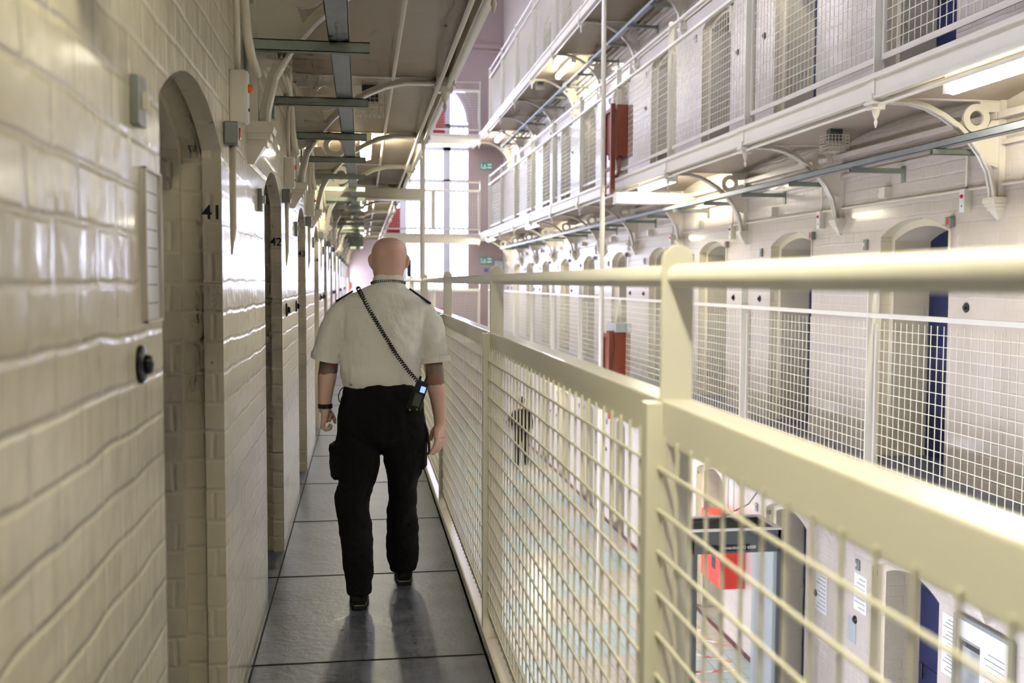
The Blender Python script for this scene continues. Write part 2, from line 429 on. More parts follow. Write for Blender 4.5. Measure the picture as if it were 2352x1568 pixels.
def railing(name, label, x, z, y_first, n, side, w, loc_rot=None, blen=L, post_last=True, skip_mesh=()):
    root = empty(name, (x, y_first, z) if loc_rot is None else loc_rot[0], 0 if loc_rot is None else loc_rot[1])
    tag(root, label, 'railing')
    p0 = post_mb(w, side).build('post', M['rail'], root, bevel=.002)
    for i in range(1, n+(1 if post_last else 0)):
        c = copy_tree(p0, root); c.location = (0, i*blen, 0)
    f, m, wi = panel_mb(blen, w, side)
    pf = f.build('mesh_panel', M['steel'], root); pw = wi.build('wire_mesh', M['wire'], pf)
    mr = m.build('mid_rail', M['rail'], root, bevel=.004)
    for i in range(1, n):
        c = copy_tree(mr, root); c.location = (0, i*blen, 0)
        if i in skip_mesh: continue
        c = copy_tree(pf, root); c.location = (0, i*blen, 0)
    MB().tube([(w/2, -.02, 1.602), (w/2, n*blen+.02, 1.602)], .0215, 20).build('handrail', M['rail'], root, smooth=True)
    return root
railing('gallery_railing', 'cream mesh panelled walkway railing right beside the walking officer', ER, 0, -1.2875*L, 13, -1, .06)
railing('gallery_railing', 'cream mesh railing of the opposite gallery level with the officer', NR, 0, -1.226*L, 13, 1, .07)
railing('gallery_railing', 'cream mesh railing of the opposite gallery one storey above the officer', NR, 3.10, -1.226*L, 13, 1, .07)
railing('gallery_railing', 'cream mesh railing of the topmost opposite gallery under the roof', NR, 6.20, -1.226*L, 13, 1, .07)
for i, z in enumerate((0, 3.1, 6.2)):
    railing('landing_railing', ['cream railing across the far landing below the tall window, level with the officer',
            'cream railing across the far landing in front of the window, one storey up',
            'cream railing across the highest far landing, under the window arch'][i], 0, 0, 0, 2, -1, .06, ((.70, YZ-.01, z), -PI/2), blen=1.49)

# ------------------------------------------------------------------ cast iron brackets
# profile: (distance from wall, height above the floor below the deck)
def bracket_proto():
    LO = [(.083, 2.19), (.09, 2.28), (.122, 2.42), (.19, 2.54), (.28, 2.645), (.38, 2.735), (.50, 2.81), (.62, 2.865), (.75, 2.895), (.99, 2.90)]
    UP = []
    for i, (a, b) in enumerate(LO):
        p, q = LO[max(i-1, 0)], LO[min(i+1, len(LO)-1)]; dx, dz = q[0]-p[0], q[1]-p[1]; l = math.hypot(dx, dz)
        UP.append((a-dz/l*.042, b+dx/l*.042))
    root = empty('gallery_bracket')
    mb = MB()
    for w, (A, B) in ((.012, (LO, UP)), (.036, (LO, [(a+(c-a)*.3, b+(d-b)*.3) for (a, b), (c, d) in zip(LO, UP)]))):
        for i in range(len(A)-1): mb.prism([A[i], A[i+1], B[i+1], B[i]], 1, -w, w)
    mb.box(0, 1.0, -.02, .02, 2.935, 2.955)
    mb.box(0, .045, -.035, .035, 2.2, 2.955)
    # spandrel web pieces around the ring
    c = (.225, 2.812)
    n = 24
    R = []
    for rr, yy in ((.105, -.012), (.105, .012), (.055, .012), (.055, -.012)):
        R.append([(c[0]+rr*math.cos(t*2*PI/n), yy, c[1]+rr*math.sin(t*2*PI/n)) for t in range(n)])
    R.append(R[0]); mb.rings(R, False, False)
    mb.prism([(.045, 2.45), (.10, 2.47), (.23, 2.63), (.2, 2.72), (.14, 2.74), (.10, 2.8), (.045, 2.8)], 1, -.01, .01)
    mb.prism([(.045, 2.86), (.13, 2.86), (.2, 2.92), (.2, 2.94), (.045, 2.94)], 1, -.01, .01)
    mb.build('scroll_arm', M['steel'], root)
    co = MB()
    co.prism([(0, 2.19), (.105, 2.19), (.11, 2.215), (.1, 2.235), (0, 2.235)], 1, -.07, .07)
    for (a, b, wd, z0, z1) in ((.095, .075, .06, 2.165, 2.19), (.08, .06, .05, 2.14, 2.165)):
        co.box(0, a, -wd, wd, z0, z1)
    co.rings([[(0, -.045, 2.14), (.07, -.045, 2.14), (.07, .045, 2.14), (0, .045, 2.14)], [(0, -.012, 2.07), (.025, -.012, 2.07), (.025, .012, 2.07), (0, .012, 2.07)]])
    co.build('corbel', M['steel'], root)
    kn = MB()
    kn.box(.955, 1.075, -.045, .045, 2.905, 2.96); kn.box(1.05, 1.062, -.05, .05, 2.9, 3.085); kn.box(.945, 1.085, -.055, .055, 2.885, 2.905)
    kn.box(.965, 1.065, -.04, .04, 2.85, 2.885)
    kn.lathe((1.015, 0, 2.72), [(.004, 0), (.014, .04), (.008, .06), (.022, .09), (.03, .13)], 2, 10)
    kn.build('end_boss', M['steel'], root)
    return root
bp = bracket_proto()
first = True
for side, lv, x, sx, f, nm in (('left', 2, XL, 1, .70, 'cream curved iron bracket holding up the ceiling above the officer'),
                               ('right', 2, XR, -1, .752, 'cream ringed iron bracket under the opposite middle gallery'),
                               ('right', 3, XR, -1, .752, 'cream ringed iron bracket under the opposite top gallery'),
                               ('right', 1, XR, -1, .752, 'cream iron bracket below the lower gallery opposite')):
    c = 0
    for k in range(0, NB+1):
        y = (k+f)*L
        if y > YE-.6: continue
        if side == 'left' and k == 0 and False: continue
        b = bp if first else copy_tree(bp); first = False
        b.location = (x, y, FZ[lv]); b.scale = (sx, 1, 1)
        tag(b, nm+', '+ORD[c]+' from the camera', 'bracket', 'iron brackets under the galleries'); c += 1

# ------------------------------------------------------------------ cable trays on arms
def tray(name, label, x0, x1, zt, y0, y1, wall, ytip, yarm, z):
    root = empty(name, (0, 0, z)); tag(root, label, 'cable tray')
    mb = MB(); mb.box(x0, x1, y0, y1, zt, zt+.004); mb.box(x0, x0+.003, y0, y1, zt, zt+.055); mb.box(x1-.003, x1, y0, y1, zt, zt+.055)
    mb.box(x0, x1, y0, y1, zt+.05, zt+.055)
    mb.build('tray', M['galv'], root)
    a = MB(); s = 1 if ytip > wall else -1
    xa, xb = min(wall, ytip), max(wall, ytip)
    a.box(xa, xb, -.022, .022, zt-.045, zt-.042); a.box(xa, xb, -.022, -.019, zt-.045, zt-.001); a.box(xa, xb, .019, .022, zt-.045, zt-.001)
    a.box(xa, xb, -.022, .022, zt-.005, zt-.001)
    a.box(*( (wall, wall+.012) if s > 0 else (wall-.012, wall)), -.03, .03, zt-.12, zt+.07)
    ap = None; y = yarm
    while y < y1:
        if ap is None: ap = a.build('support_arm', M['galvd'], root); ap.location = (0, y, 0)
        else: c = ap.copy(); COL.objects.link(c); c.location = (0, y, 0)
        y += 1.262
    return root
tray('cable_tray', 'grey steel cable tray on wall arms above the officer', -.128, -.045, 2.552, YA+.2, 30.5, XL, .036, 4.18-1.262*5, 0)
tray('cable_tray', 'long grey steel cable tray under the opposite middle gallery', 4.235, 4.315, 2.60, YA+.2, 30.9, XR, 4.215, 7.05-1.262*7, 0)
tray('cable_tray', 'grey steel cable tray under the opposite top gallery', 4.235, 4.315, 2.60, YA+.2, 30.9, XR, 4.215, 7.05-1.262*7, 3.1)

# ------------------------------------------------------------------ fluorescent fittings
def light(loc, label, ln=1.35, tube='tube'):
    root = empty('fluorescent_light', loc); tag(root, label, 'light')
    MB().box(-.05, .05, -ln/2, ln/2, -.025, .07).build('light_housing', M['white'], root)
    mb = MB(); n = 8
    mb.prism([(.055*math.cos(PI+PI*i/n), -.026+.075*math.sin(PI+PI*i/n)) for i in range(n+1)], 1, -ln/2+.02, ln/2-.02)
    mb.build('diffuser', M[tube], root)
    MB().box(-.05, .05, -ln/2-.02, -ln/2+.02, -.09, 0).build('end_cap', M['white'], root)
    c = MB().box(-.05, .05, ln/2-.02, ln/2+.02, -.09, 0).build('end_cap', M['white'], root)
    return root
for i, y in enumerate((.98, 10.1, 17.8, 27.8)):
    light((.045, y, 2.958), ['lit fluorescent light on the ceiling above the first cell doorway', 'lit fluorescent light on the ceiling past the officer',
          'lit fluorescent light further down the walkway ceiling', 'lit fluorescent light at the far end of the walkway ceiling'][i], 1.35, 'tube_walk')
for i, y in enumerate((5.60, 13.2, 23.2, 30.8)):
    light((3.93, y, 2.958), ['large bright fluorescent light under the opposite middle gallery at right edge', 'lit fluorescent light under the opposite middle gallery near the red cabinet',
          'lit fluorescent light under the opposite middle gallery far along', 'lit fluorescent light at the far end under the opposite middle gallery'][i], 1.5)
for i, y in enumerate((10.6, 20.8, 30.8)):
    light((4.2, y, 6.058), ['lit fluorescent light under the top gallery out towards the upper right', 'lit fluorescent light under the opposite top gallery, beside the tall pole',
          'lit fluorescent light under the opposite top gallery by the end window'][i], 1.6)
for i, y in enumerate((3.5, 13.6, 23.5)):
    light((4.2, y, -.145), ['fluorescent light under the lower gallery over the metal detector side', 'fluorescent light under the lower gallery in the middle of the hall', 'fluorescent light under the lower gallery at the far end'][i], 1.5)

# ------------------------------------------------------------------ caged lamps
cg = empty('caged_lamp')
MB().box(-.06, .06, -.04, .04, -.05, .09).build('lamp_body', M['dgray'], cg)
mb = MB()
for i in range(7):
    x = -.1+i*.2/6
    mb.box(x-.002, x+.002, -.09, .09, -.152, -.148); mb.box(x-.002, x+.002, -.092, -.088, -.15, 0); mb.box(x-.002, x+.002, .088, .092, -.15, 0)
for j in range(6):
    z = -.15+j*.03
    mb.box(-.1, .1, -.092, -.088, z-.002, z+.002); mb.box(-.1, .1, .088, .092, z-.002, z+.002); mb.box(-.102, -.098, -.09, .09, z-.002, z+.002); mb.box(.098, .102, -.09, .09, z-.002, z+.002)
mb.build('wire_cage', M['conduit'], cg)
for i, (p, t) in enumerate((((.065, 7.6, 2.958), 'small wire caged lamp on the ceiling beside the cable tray'), ((4.35, 8.9, 2.958), 'small wire caged lamp under the opposite middle gallery'),
                            ((3.98, 22.5, 6.058), 'small wire caged lamp under the opposite top gallery'))):
    o = cg if i == 0 else copy_tree(cg); o.location = p; tag(o, t, 'lamp', 'wire caged lamps')

# ------------------------------------------------------------------ conduits and small wall fittings
def pipe(name, pts, r, label, mat='conduit', n=8):
    o = MB().tube(pts, r, n).build(name, M[mat], smooth=True); return tag(o, label, 'pipe')
pipe('conduit', [(.21, YA, 2.925), (.21, 30, 2.925)], .012, 'thin white conduit running along the ceiling above the officer')
root = empty('conduit_pair', (0, 0, 0)); tag(root, 'pair of cream pipes along the ceiling edge above the railing', 'pipe')
MB().tube([(.50, YA, 2.865), (.50, 31, 2.865)], .014, 8).build('pipe', M['steel'], root, smooth=True)
MB().tube([(.575, YA, 2.885), (.575, 31, 2.885)], .014, 8).build('pipe', M['steel'], root, smooth=True)
for z, t in ((3.1, 'pair of cream pipes slung under the edge of the opposite middle gallery'), (6.2, 'pair of cream pipes slung under the edge of the opposite top gallery')):
    root = empty('conduit_pair', (0, 0, z)); tag(root, t, 'pipe')
    MB().tube([(3.70, YA, -.222), (3.70, 31, -.222)], .011, 8).build('pipe', M['steel'], root, smooth=True)
    MB().tube([(3.735, YA, -.19), (3.735, 31, -.19)], .011, 8).build('pipe', M['steel'], root, smooth=True)
pipe('conduit', [(XR-.02, YA, 2.33), (XR-.02, 31, 2.33)], .012, 'thin cream conduit along the opposite wall above the doors, level with the officer')
pipe('conduit', [(XR-.02, YA, 5.43), (XR-.02, 31, 5.43)], .012, 'thin cream conduit along the opposite wall above the doors, one storey up')

# alarm box with lens, and its drop conduit
def alarm(lens):
    r = empty('cell_call_box')
    MB().box(0, .055, -.035, .035, 0, .185).build('box_body', M['steel'], r, bevel=.003)
    MB().box(.055, .062, -.033, .033, .004, .181).build('face_plate', M['white'], r)
    MB().lathe((.062, 0, .125), [(.016, 0), (.015, .008), (.009, .015), (.002, .018)], 0, 14).build('indicator_lens', M[lens], r, smooth=True)
    MB().disc((.062, 0, .05), 0, .006, .004, 10).build('push_button', M['black'], r)
    MB().tube([(.025, 0, .185), (.025, 0, .44), (.03, 0, .50)], .011, 8).build('conduit', M['conduit'], r, smooth=True)
    return r
def switch():
    r = empty('switch_box')
    MB().box(0, .048, -.037, .037, 0, .08).build('box_body', M['gray'], r, bevel=.006)
    MB().tube([(.024, 0, .0), (.024, 0, -.28), (.018, 0, -.37)], [.0115, .011, .003], 8).build('conduit', M['conduit'], r, smooth=True)
    MB().box(.048, .052, -.012, .012, .02, .06).build('switch_plate', M['redlens'], r)
    return r
def knob():
    r = empty('spy_hole_knob')
    MB().lathe((0, 0, 0), [(.040, 0), (.041, .005), (.034, .011), (.012, .013)], 0, 20).build('rose', M['black'], r, smooth=True)
    MB().lathe((.010, 0, 0), [(.020, 0), (.020, .010), (.017, .016), (.003, .018)], 0, 14).build('knob', M['black'], r, smooth=True)
    return r
def socket():
    r = empty('toggle_plate')
    MB().box(0, .018, -.035, .035, 0, .10).build('plate', M['gray'], r, bevel=.003)
    MB().box(.018, .03, -.006, .006, .035, .07).build('toggle', M['steel'], r)
    return r
CELL = {k: 41+k for k in range(0, NB)}   # numbers painted on the near side run from 41
def place(proto, first, x, y, z, sx, label, cat, group):
    o = proto if first else copy_tree(proto)
    o.location = (x, y, z); o.scale = (sx, 1, 1); tag(o, label, cat, group); return o
A1, A2, SW, KN, SO = alarm('orange'), alarm('redlens'), switch(), knob(), socket()
fA1 = fA2 = fSW = fKN = fSO = True
def dname(c): return ORD[c]
for k in range(0, NB):
    y0 = k*L; cell = 41+k
    dn_ = 'cell %d' % cell if cell < 44 else ('the %s doorway along the officer side' % ORD[k])
    if y0+1.5*L < YE-1:
        place(A1, fA1, XL, y0+1.483*L, 2.15, 1, 'cream call box with orange lens, just past '+dn_, 'alarm box', 'call boxes on the walkway wall'); fA1 = False
        place(SW, fSW, XL, y0+1.418*L, 2.05, 1, 'small grey box with drop conduit beside '+dn_, 'switch box', 'grey boxes on the walkway wall'); fSW = False
        place(SO, fSO, XL, y0+.862*L, 1.905, 1, 'small grey toggle plate on the wall just before '+dn_, 'switch plate', 'toggle plates on the walkway wall'); fSO = False
    if k % 2: continue
    if k > 0: place(KN, fKN, XL, y0+.500*L, 1.415, 1, 'black round knob, farther one before '+dn_, 'knob', 'spy hole knobs on the walkway wall')
    place(KN, fKN and k == 0, XL, y0+.868*L, 1.415, 1, 'black round knob right before '+dn_, 'knob', 'spy hole knobs on the walkway wall'); fKN = False
for lv, nm in ((2, 'lower gallery opposite'), (3, 'middle gallery opposite'), (1, 'hall floor')):
    for k in range(1, NB+1):
        y0 = k*L; z = FZ[lv]
        if y0 > YE-1.5: continue
        c = ORD[k-1]
        lab = 'by the %s doorway of the %s' % (c, nm)
        place(A2, fA2, XR, y0-.088*L, z+2.15, -1, 'cream call box with red lens '+lab, 'alarm box', 'call boxes on the opposite wall'); fA2 = False
        if lv != 1: place(SW, False, XR, y0-.004*L, z+2.05, -1, 'small grey switch box '+lab, 'switch box', 'grey boxes on the opposite wall')
        place(SO, False, XR, y0+.552*L, z+1.905, -1, 'small grey toggle plate past '+lab[3:], 'switch plate', 'toggle plates on the opposite wall')
        if k % 2 == (0 if lv == 1 else 1): continue
        place(KN, False, XR, y0+.568*L, z+1.405, -1, 'black knob on the pier past '+lab[3:], 'knob', 'spy hole knobs on the opposite wall')
        place(KN, False, XR, y0+.909*L, z+1.405, -1, 'black knob on the pier well past '+lab[3:], 'knob', 'spy hole knobs on the opposite wall')
# round speaker boxes along the opposite wall, between brackets
sp = empty('junction_box')
MB().box(0, .07, -.05, .05, 0, .10).build('box_body', M['steel'], sp, bevel=.004)
MB().lathe((.03, .085, .045), [(.03, -.03), (.034, 0), (.034, .02), (.01, .03)], 0, 14).build('round_cap', M['steel'], sp, smooth=True)
c = 0
for k in range(1, NB+1):
    o = sp if c == 0 else copy_tree(sp); o.location = (XR, (k+.40)*L, 2.36); o.scale = (-1, 1, 1)
    tag(o, 'cream junction box with round cap on the opposite wall, %s from the camera' % ORD[c], 'junction box', 'junction boxes over the opposite doors'); c += 1
# bent pipes rising beside the brackets on the near wall
pb = empty('bent_wall_pipe')
MB().tube([(.03, -.35, 2.76), (.035, -.12, 2.74), (.04, .02, 2.66), (.045, .10, 2.50), (.05, .18, 2.44), (.05, .42, 2.42)], .017, 10).build('pipe', M['conduit'], pb, smooth=True)
MB().tube([(.03, -.02, 2.63), (.03, -.02, 2.95)], .02, 10).build('riser', M['conduit'], pb, smooth=True)
for k in range(0, NB-1):
    o = pb if k == 0 else copy_tree(pb); o.location = (XL, (k+1.50)*L, 0)
    tag(o, 'bent cream pipe high on the walkway wall, %s from the camera' % ORD[k], 'pipe', 'bent pipes on the walkway wall')

# painted cell numbers (on the doorway reveals)
def text(s, loc, rot, size, mat, parent, name='cell_number', align='CENTER', ext=.0006):
    c = bpy.data.curves.new(name, 'FONT'); c.body = s; c.size = size; c.align_x = align; c.align_y = 'CENTER'; c.extrude = ext; c.offset = size*.012
    o = bpy.data.objects.new(name, c); COL.objects.link(o); c.materials.append(M[mat]); o.location = loc; o.rotation_euler = rot
    bpy.context.view_layer.update()
    me = bpy.data.meshes.new_from_object(o.evaluated_get(bpy.context.evaluated_depsgraph_get()))
    q = bpy.data.objects.new(name, me); q.location = loc; q.rotation_euler = rot; bpy.data.objects.remove(o); COL.objects.link(q)
    if parent: q.parent = parent
    return q
for k in range(0, 7): text(str(41+k), (XL-.031, (k+LDOOR[1])*L-.0008, 1.815), (PI/2, 0, 0), .066, 'ink', wall_left)
for k in range(1, 9): text(str(13-k+1) if k != 3 else '11', (XR+.03, (k+RDOOR[1])*L-.0008, -1.12), (PI/2, 0, 0), .07, 'ink', wall_right) if k not in (3, 4, 5) else text({3: '11', 4: '10', 5: '9'}[k], (XR+.03, (k+RDOOR[1])*L-.0008, -1.12), (PI/2, 0, 0), .07, 'ink', wall_right)

# card holder on the near wall
r_ = empty('card_holder', (XL, 2.305, 1.50)); tag(r_, 'clear plastic card holder with ruled paper on the near wall', 'notice holder')
MB().box(0, .004, -.085, .085, 0, .33).build('backing', M['white'], r_)
mb = MB()
for z in (.0, .325): mb.box(.004, .012, -.085, .085, z, z+.005)
for y in (-.085, .080): mb.box(.004, .012, y, y+.005, 0, .33)
mb.build('holder_frame', M['steel'], r_)
mb = MB()
for i in range(7): mb.box(.0042, .005, -.05, .06, .04+i*.04, .042+i*.04)
mb.build('ruled_line', M['ink'], r_)

# notices, sign boards
def flat(name, x, y, z, w, h, mat, label, cat, lines=0, frame=False):
    r = empty(name, (x, y, z)); tag(r, label, cat)
    MB().box(-.004, 0, -w/2, w/2, -h/2, h/2).build('sheet', M[mat], r)
    if lines:
        mb = MB()
        for i in range(lines):
            zz = h/2-.04-(h-.08)*i/max(1, lines-1); ww = w*(.32+.1*((i*7) % 3)); mb.box(-.0048, -.004, -w*.4, -w*.4+ww*1.6, zz-.004, zz+.003)
        mb.build('printed_lines', M['dgray'], r)
    return r
def sheet(*a, **k): return flat(*a, **k)
sheet('paper_notice', XR-.001, 9.72, -1.62, .26, .42, 'white', 'white printed notice on the hall pier beside doorway 10', 'notice', lines=9)
sheet('paper_notice', XR-.001, 8.9, -1.38, .24, .36, 'white', 'small printed notice on the hall pier left of doorway 11', 'notice', lines=7)
sheet('grey_plate', XR-.001, 9.05, -1.78, .16, .25, 'lgray', 'plain grey plate below a notice by doorway 11', 'plate')
sheet('paper_notice', XR-.001, 7.42, -1.35, .2, .5, 'white', 'tall printed list on the hall pier right of doorway 11', 'notice', lines=14)
nb = empty('notice_board', (XR, 6.95, -1.42)); tag(nb, 'framed notice board with a photograph and text at the lower right', 'notice board')
MB().box(-.03, 0, -.33, .33, -.42, .36).build('board', M['white'], nb, bevel=.01)
mb = MB()
for a in ((-.35, .35, .36, .40), (-.35, .35, -.46, -.42)): mb.box(-.04, 0, a[0], a[1], a[2], a[3])
for a in ((-.37, -.33), (.33, .37)): mb.box(-.04, 0, a[0], a[1], -.44, .38)
mb.build('frame', M['gray'], nb, bevel=.008)
mb = MB(); mb.box(-.0315, -.03, .02, .3, -.2, .22); mb.build('photograph', plain('photo_print', (.30, .31, .30), .4, noise=.7, nscale=9), nb)
mb = MB(); mb.box(-.033, -.0316, .02, .3, .16, .2); mb.box(-.033, -.0316, .25, .28, .0, .18); mb.build('photo_dark_beam', M['black'], nb)
mb = MB(); mb.box(-.032, -.0301, .02, .3, -.26, -.215); mb.build('blue_strip', M['blue'], nb)
mb = MB()
for i in range(12): mb.box(-.0315, -.03, -.28, -.28+.2+.05*((i*5) % 3)/2, .2-i*.045, .206-i*.045)
mb.build('printed_lines', M['dgray'], nb)
# exit signs on the end wall
for z, t in ((5.46, 'teal running man exit sign on the far wall, upper one'), (2.31, 'teal running man exit sign on the far wall, lower one')):
    e = empty('exit_sign', (4.15, YE-.001, z)); tag(e, t, 'exit sign')
    MB().box(-.21, .21, -.03, 0, -.125, .125).build('panel', M['teal'], e)
    mb = MB(); y0, y1 = -.034, -.03
    mb.box(.03, .18, y0, y1, .03, .09); mb.box(.03, .18, y0, y1, -.07, -.01)
    mb.box(-.18, -.15, y0, y1, -.09, .09); mb.box(-.06, -.03, y0, y1, .045, .08); mb.box(-.09, -.03, y0, y1, -.02, .035); mb.box(-.12, -.06, y0, y1, -.09, -.03); mb.box(-.03, .0, y0, y1, -.09, -.02)
    mb.build('running_man_and_text', M['white'], e)
o = MB().box(4.08, 4.22, YE-.02, YE-.001, 1.93, 2.05).build('blue_sign', M['blue']); tag(o, 'small blue sign below the lower exit sign', 'sign')
o = MB().box(4.45, 4.71, YE-.2, YE-.001, 1.3, 2.3).build('electrical_cabinet', M['lgray'], bevel=.01); tag(o, 'pale grey cabinet in the far right corner of the landing', 'cabinet')
o = MB().lathe((-.42, YE-.06, 1.35), [(.04, 0), (.045, .02), (.045, .15), (.02, .19), (.01, .22)], 2, 12).build('fire_extinguisher', M['red'], smooth=True); tag(o, 'small red extinguisher at the far end of the walkway', 'fire extinguisher')

# tall poles and cross beams near the red cabinets
for x, t, tb in ((.835, 'tall cream vertical pole left of the end window', 'cream cross beam end under the ceiling beside the left pole'), (3.375, 'tall cream vertical pole in front of the opposite galleries', 'cream cross beam under the opposite middle gallery by the red cabinet')):
    p = MB().tube([(x, 14.0, FZ[1]), (x, 14.0, TOP)], .034, 14).build('vertical_pole', M['steel'], smooth=True); tag(p, t, 'pole')
for (x0, x1, t) in ((XL, .83, 'cream cross beam under the walkway ceiling reaching the left pole'), (3.555, XR, 'cream cross beam under the opposite middle gallery below the red cabinet')):
    b = MB().box(x0, x1, 13.9, 14.1, 2.725, 2.865); b.box(x0, x1, 13.86, 14.14, 2.705, 2.727)
    b = b.build('cross_beam', M['steel'], bevel=.004); tag(b, t, 'beam')
# red cabinets on the opposite railings
def redcab(z, label, clear):
    r = empty('red_cabinet', (3.66, 14.3, z)); tag(r, label, 'cabinet')
    MB().box(-.04, .19, -.15, .38, .30, 1.03).build('cabinet_body', M['brownred'], r, bevel=.004)
    MB().box(-.075, -.055, .06, .32, .36, .96).build('front_panel', M['brownred'], r)
    p = MB().box(-.12, -.055, -.1, -.04, -.235, 1.05).build('frame_leg', M['brownred'], r)
    MB().box(-.12, -.055, .40, .46, -.235, .98).build('frame_leg', M['brownred'], r)
    MB().box(-.11, -.06, -.04, .40, .95, 1.0).build('frame_rail', M['brownred'], r)
    MB().box(-.11, -.06, -.04, .40, .12, .16).build('frame_rail', M['brownred'], r)
    MB().box(-.11, -.06, -.04, .40, -.12, -.09).build('frame_rail', M['brownred'], r)
    MB().tube([(.0, -.12, .30), (.0, -.12, .08), (-.02, -.08, .02), (-.06, -.05, .01)], .02, 8).build('hose', M['brownred'], r, smooth=True)
    if clear: MB().box(-.04, .19, -.20, .38, 1.035, 1.16).build('clear_top_cover', M['lgray'], r)
    return r
redcab(3.10, 'dark red steel cabinet on the railing of the gallery one storey up', False)
redcab(-.16, 'dark red cabinet with clear cover on the railing level with the officer', True)
# red mesh cages on the far landings
for (x, z, t) in ((2.38, 6.35, 'red mesh cage on the highest far landing, under the window arch'), (.98, 3.25, 'red mesh cage behind the pole on the far landing one storey up'), (2.32, .12, 'red mesh cage low on the far landing level with the officer')):
    r = empty('red_mesh_cage', (x, YZ+.25, z)); tag(r, t, 'cage')
    MB().box(-.2, .2, -.01, .01, -.15, .65).build('back_panel', M['pinkred'], r)
    mb = MB()
    for i in range(5): mb.box(-.21+i*.1, -.19+i*.1, -.14, -.12, -.15, .65)
    for i in range(8): mb.box(-.2, .2, -.14, -.12, -.15+i*.11, -.13+i*.11)
    mb.build('cage_grid', M['pinkred'], r)

# ------------------------------------------------------------------ hall floor things
g = empty('metal_detector', (3.78, 9.9, FZ[1])); tag(g, 'grey walk-through metal detector gate standing on the hall floor', 'metal detector')
MB().box(-.52, -.44, -.28, .28, 0, 2.0).build('side_panel', M['dgray'], g, bevel=.01)
MB().box(.36, .44, -.28, .28, 0, 2.0).build('side_panel', M['lgray'], g, bevel=.01)
mb = MB(); mb.box(-.52, .44, -.30, -.26, 1.93, 2.16); mb.box(-.52, .44, .26, .30, 1.93, 2.16); mb.box(.40, .44, -.3, .3, 1.93, 2.16); mb.box(-.52, -.48, -.3, .3, 1.93, 2.16); mb.mi = 0
mb.build('header_box', M['dgray'], g, bevel=.006)
mb = MB(); mb.box(-.52, .44, -.31, -.25, 2.16, 2.175); mb.box(-.52, .44, .25, .31, 2.16, 2.175); mb.box(.39, .44, -.25, .25, 2.16, 2.175)
mb.build('header_trim', M['white'], g)
MB().box(.40, .47, -.30, -.24, 0, 2.16).build('corner_post', M['dgray'], g)
MB().box(-.36, .10, -.306, -.30, 1.955, 2.02).build('name_strip', M['black'], g)
t_ = text('Protection PD 6500', (-.02, -.307, 1.988), (PI/2, 0, 0), .045, 'white', g, 'printed_name')
r = empty('hose_box', (XR, 12.2, -1.78)); tag(r, 'bright red box with black figure on the hall pier behind the metal detector', 'hose box')
MB().box(-.31, 0, -.38, .38, -.45, .42).build('box_body', M['red'], r, bevel=.006)
MB().box(-.316, -.31, -.16, -.04, -.25, .25).build('black_figure', M['ink'], r)
MB().tube([(-.1, 0, .42), (-.1, 0, 1.45)], .018, 8).build('pipe', M['white'], r, smooth=True)
MB().tube([(-.1, -.2, .42), (-.1, -.2, 1.45)], .012, 8).build('pipe', M['white'], r, smooth=True)
cab = MB().tube([(3.3, 9.9, -.905+.0), (3.7, 10.0, -.88), (4.1, 10.2, -.78), (4.45, 10.6, -.62), (4.7, 11.0, -.45)], .006, 6).build('power_cable', M['dgray']); tag(cab, 'thin dark cable sagging from the metal detector to the wall', 'cable')
# hazard tape stuck on the hall floor
def tape(a, b, w=.055):
    a = Vector((*a, FZ[1]+.002)); b = Vector((*b, FZ[1]+.002)); d = b-a; n = max(4, int(d.length/.11)); u = d/n; s = Vector((-u.y, u.x, 0)).normalized()*w/2
    m0 = MB()
    for i in range(n):
        m0.mi = i % 2
        p, q = a+u*i, a+u*(i+1); sk = u*.25
        m0.face([p-s-sk, q-s-sk, q+s+sk, p+s+sk])
    return m0
TP = (((4.24, 12.7), (4.60, 12.15)), ((4.2, 12.7), (4.5, 12.75)), ((4.04, 12.0), (4.48, 11.6)), ((3.89, 11.36), (4.41, 11.34)), ((3.85, 11.5), (3.97, 11.28)))
for i, (a, b) in enumerate(TP):
    o = tape(a, b).build('hazard_tape', [M['red'], M['white']]); tag(o, 'red and white hazard tape on the floor behind the metal detector, '+['farthest slanting piece', 'farthest short straight piece', 'middle slanting piece', 'nearest straight piece', 'nearest tiny end piece'][i], 'tape', 'hazard tape strips')

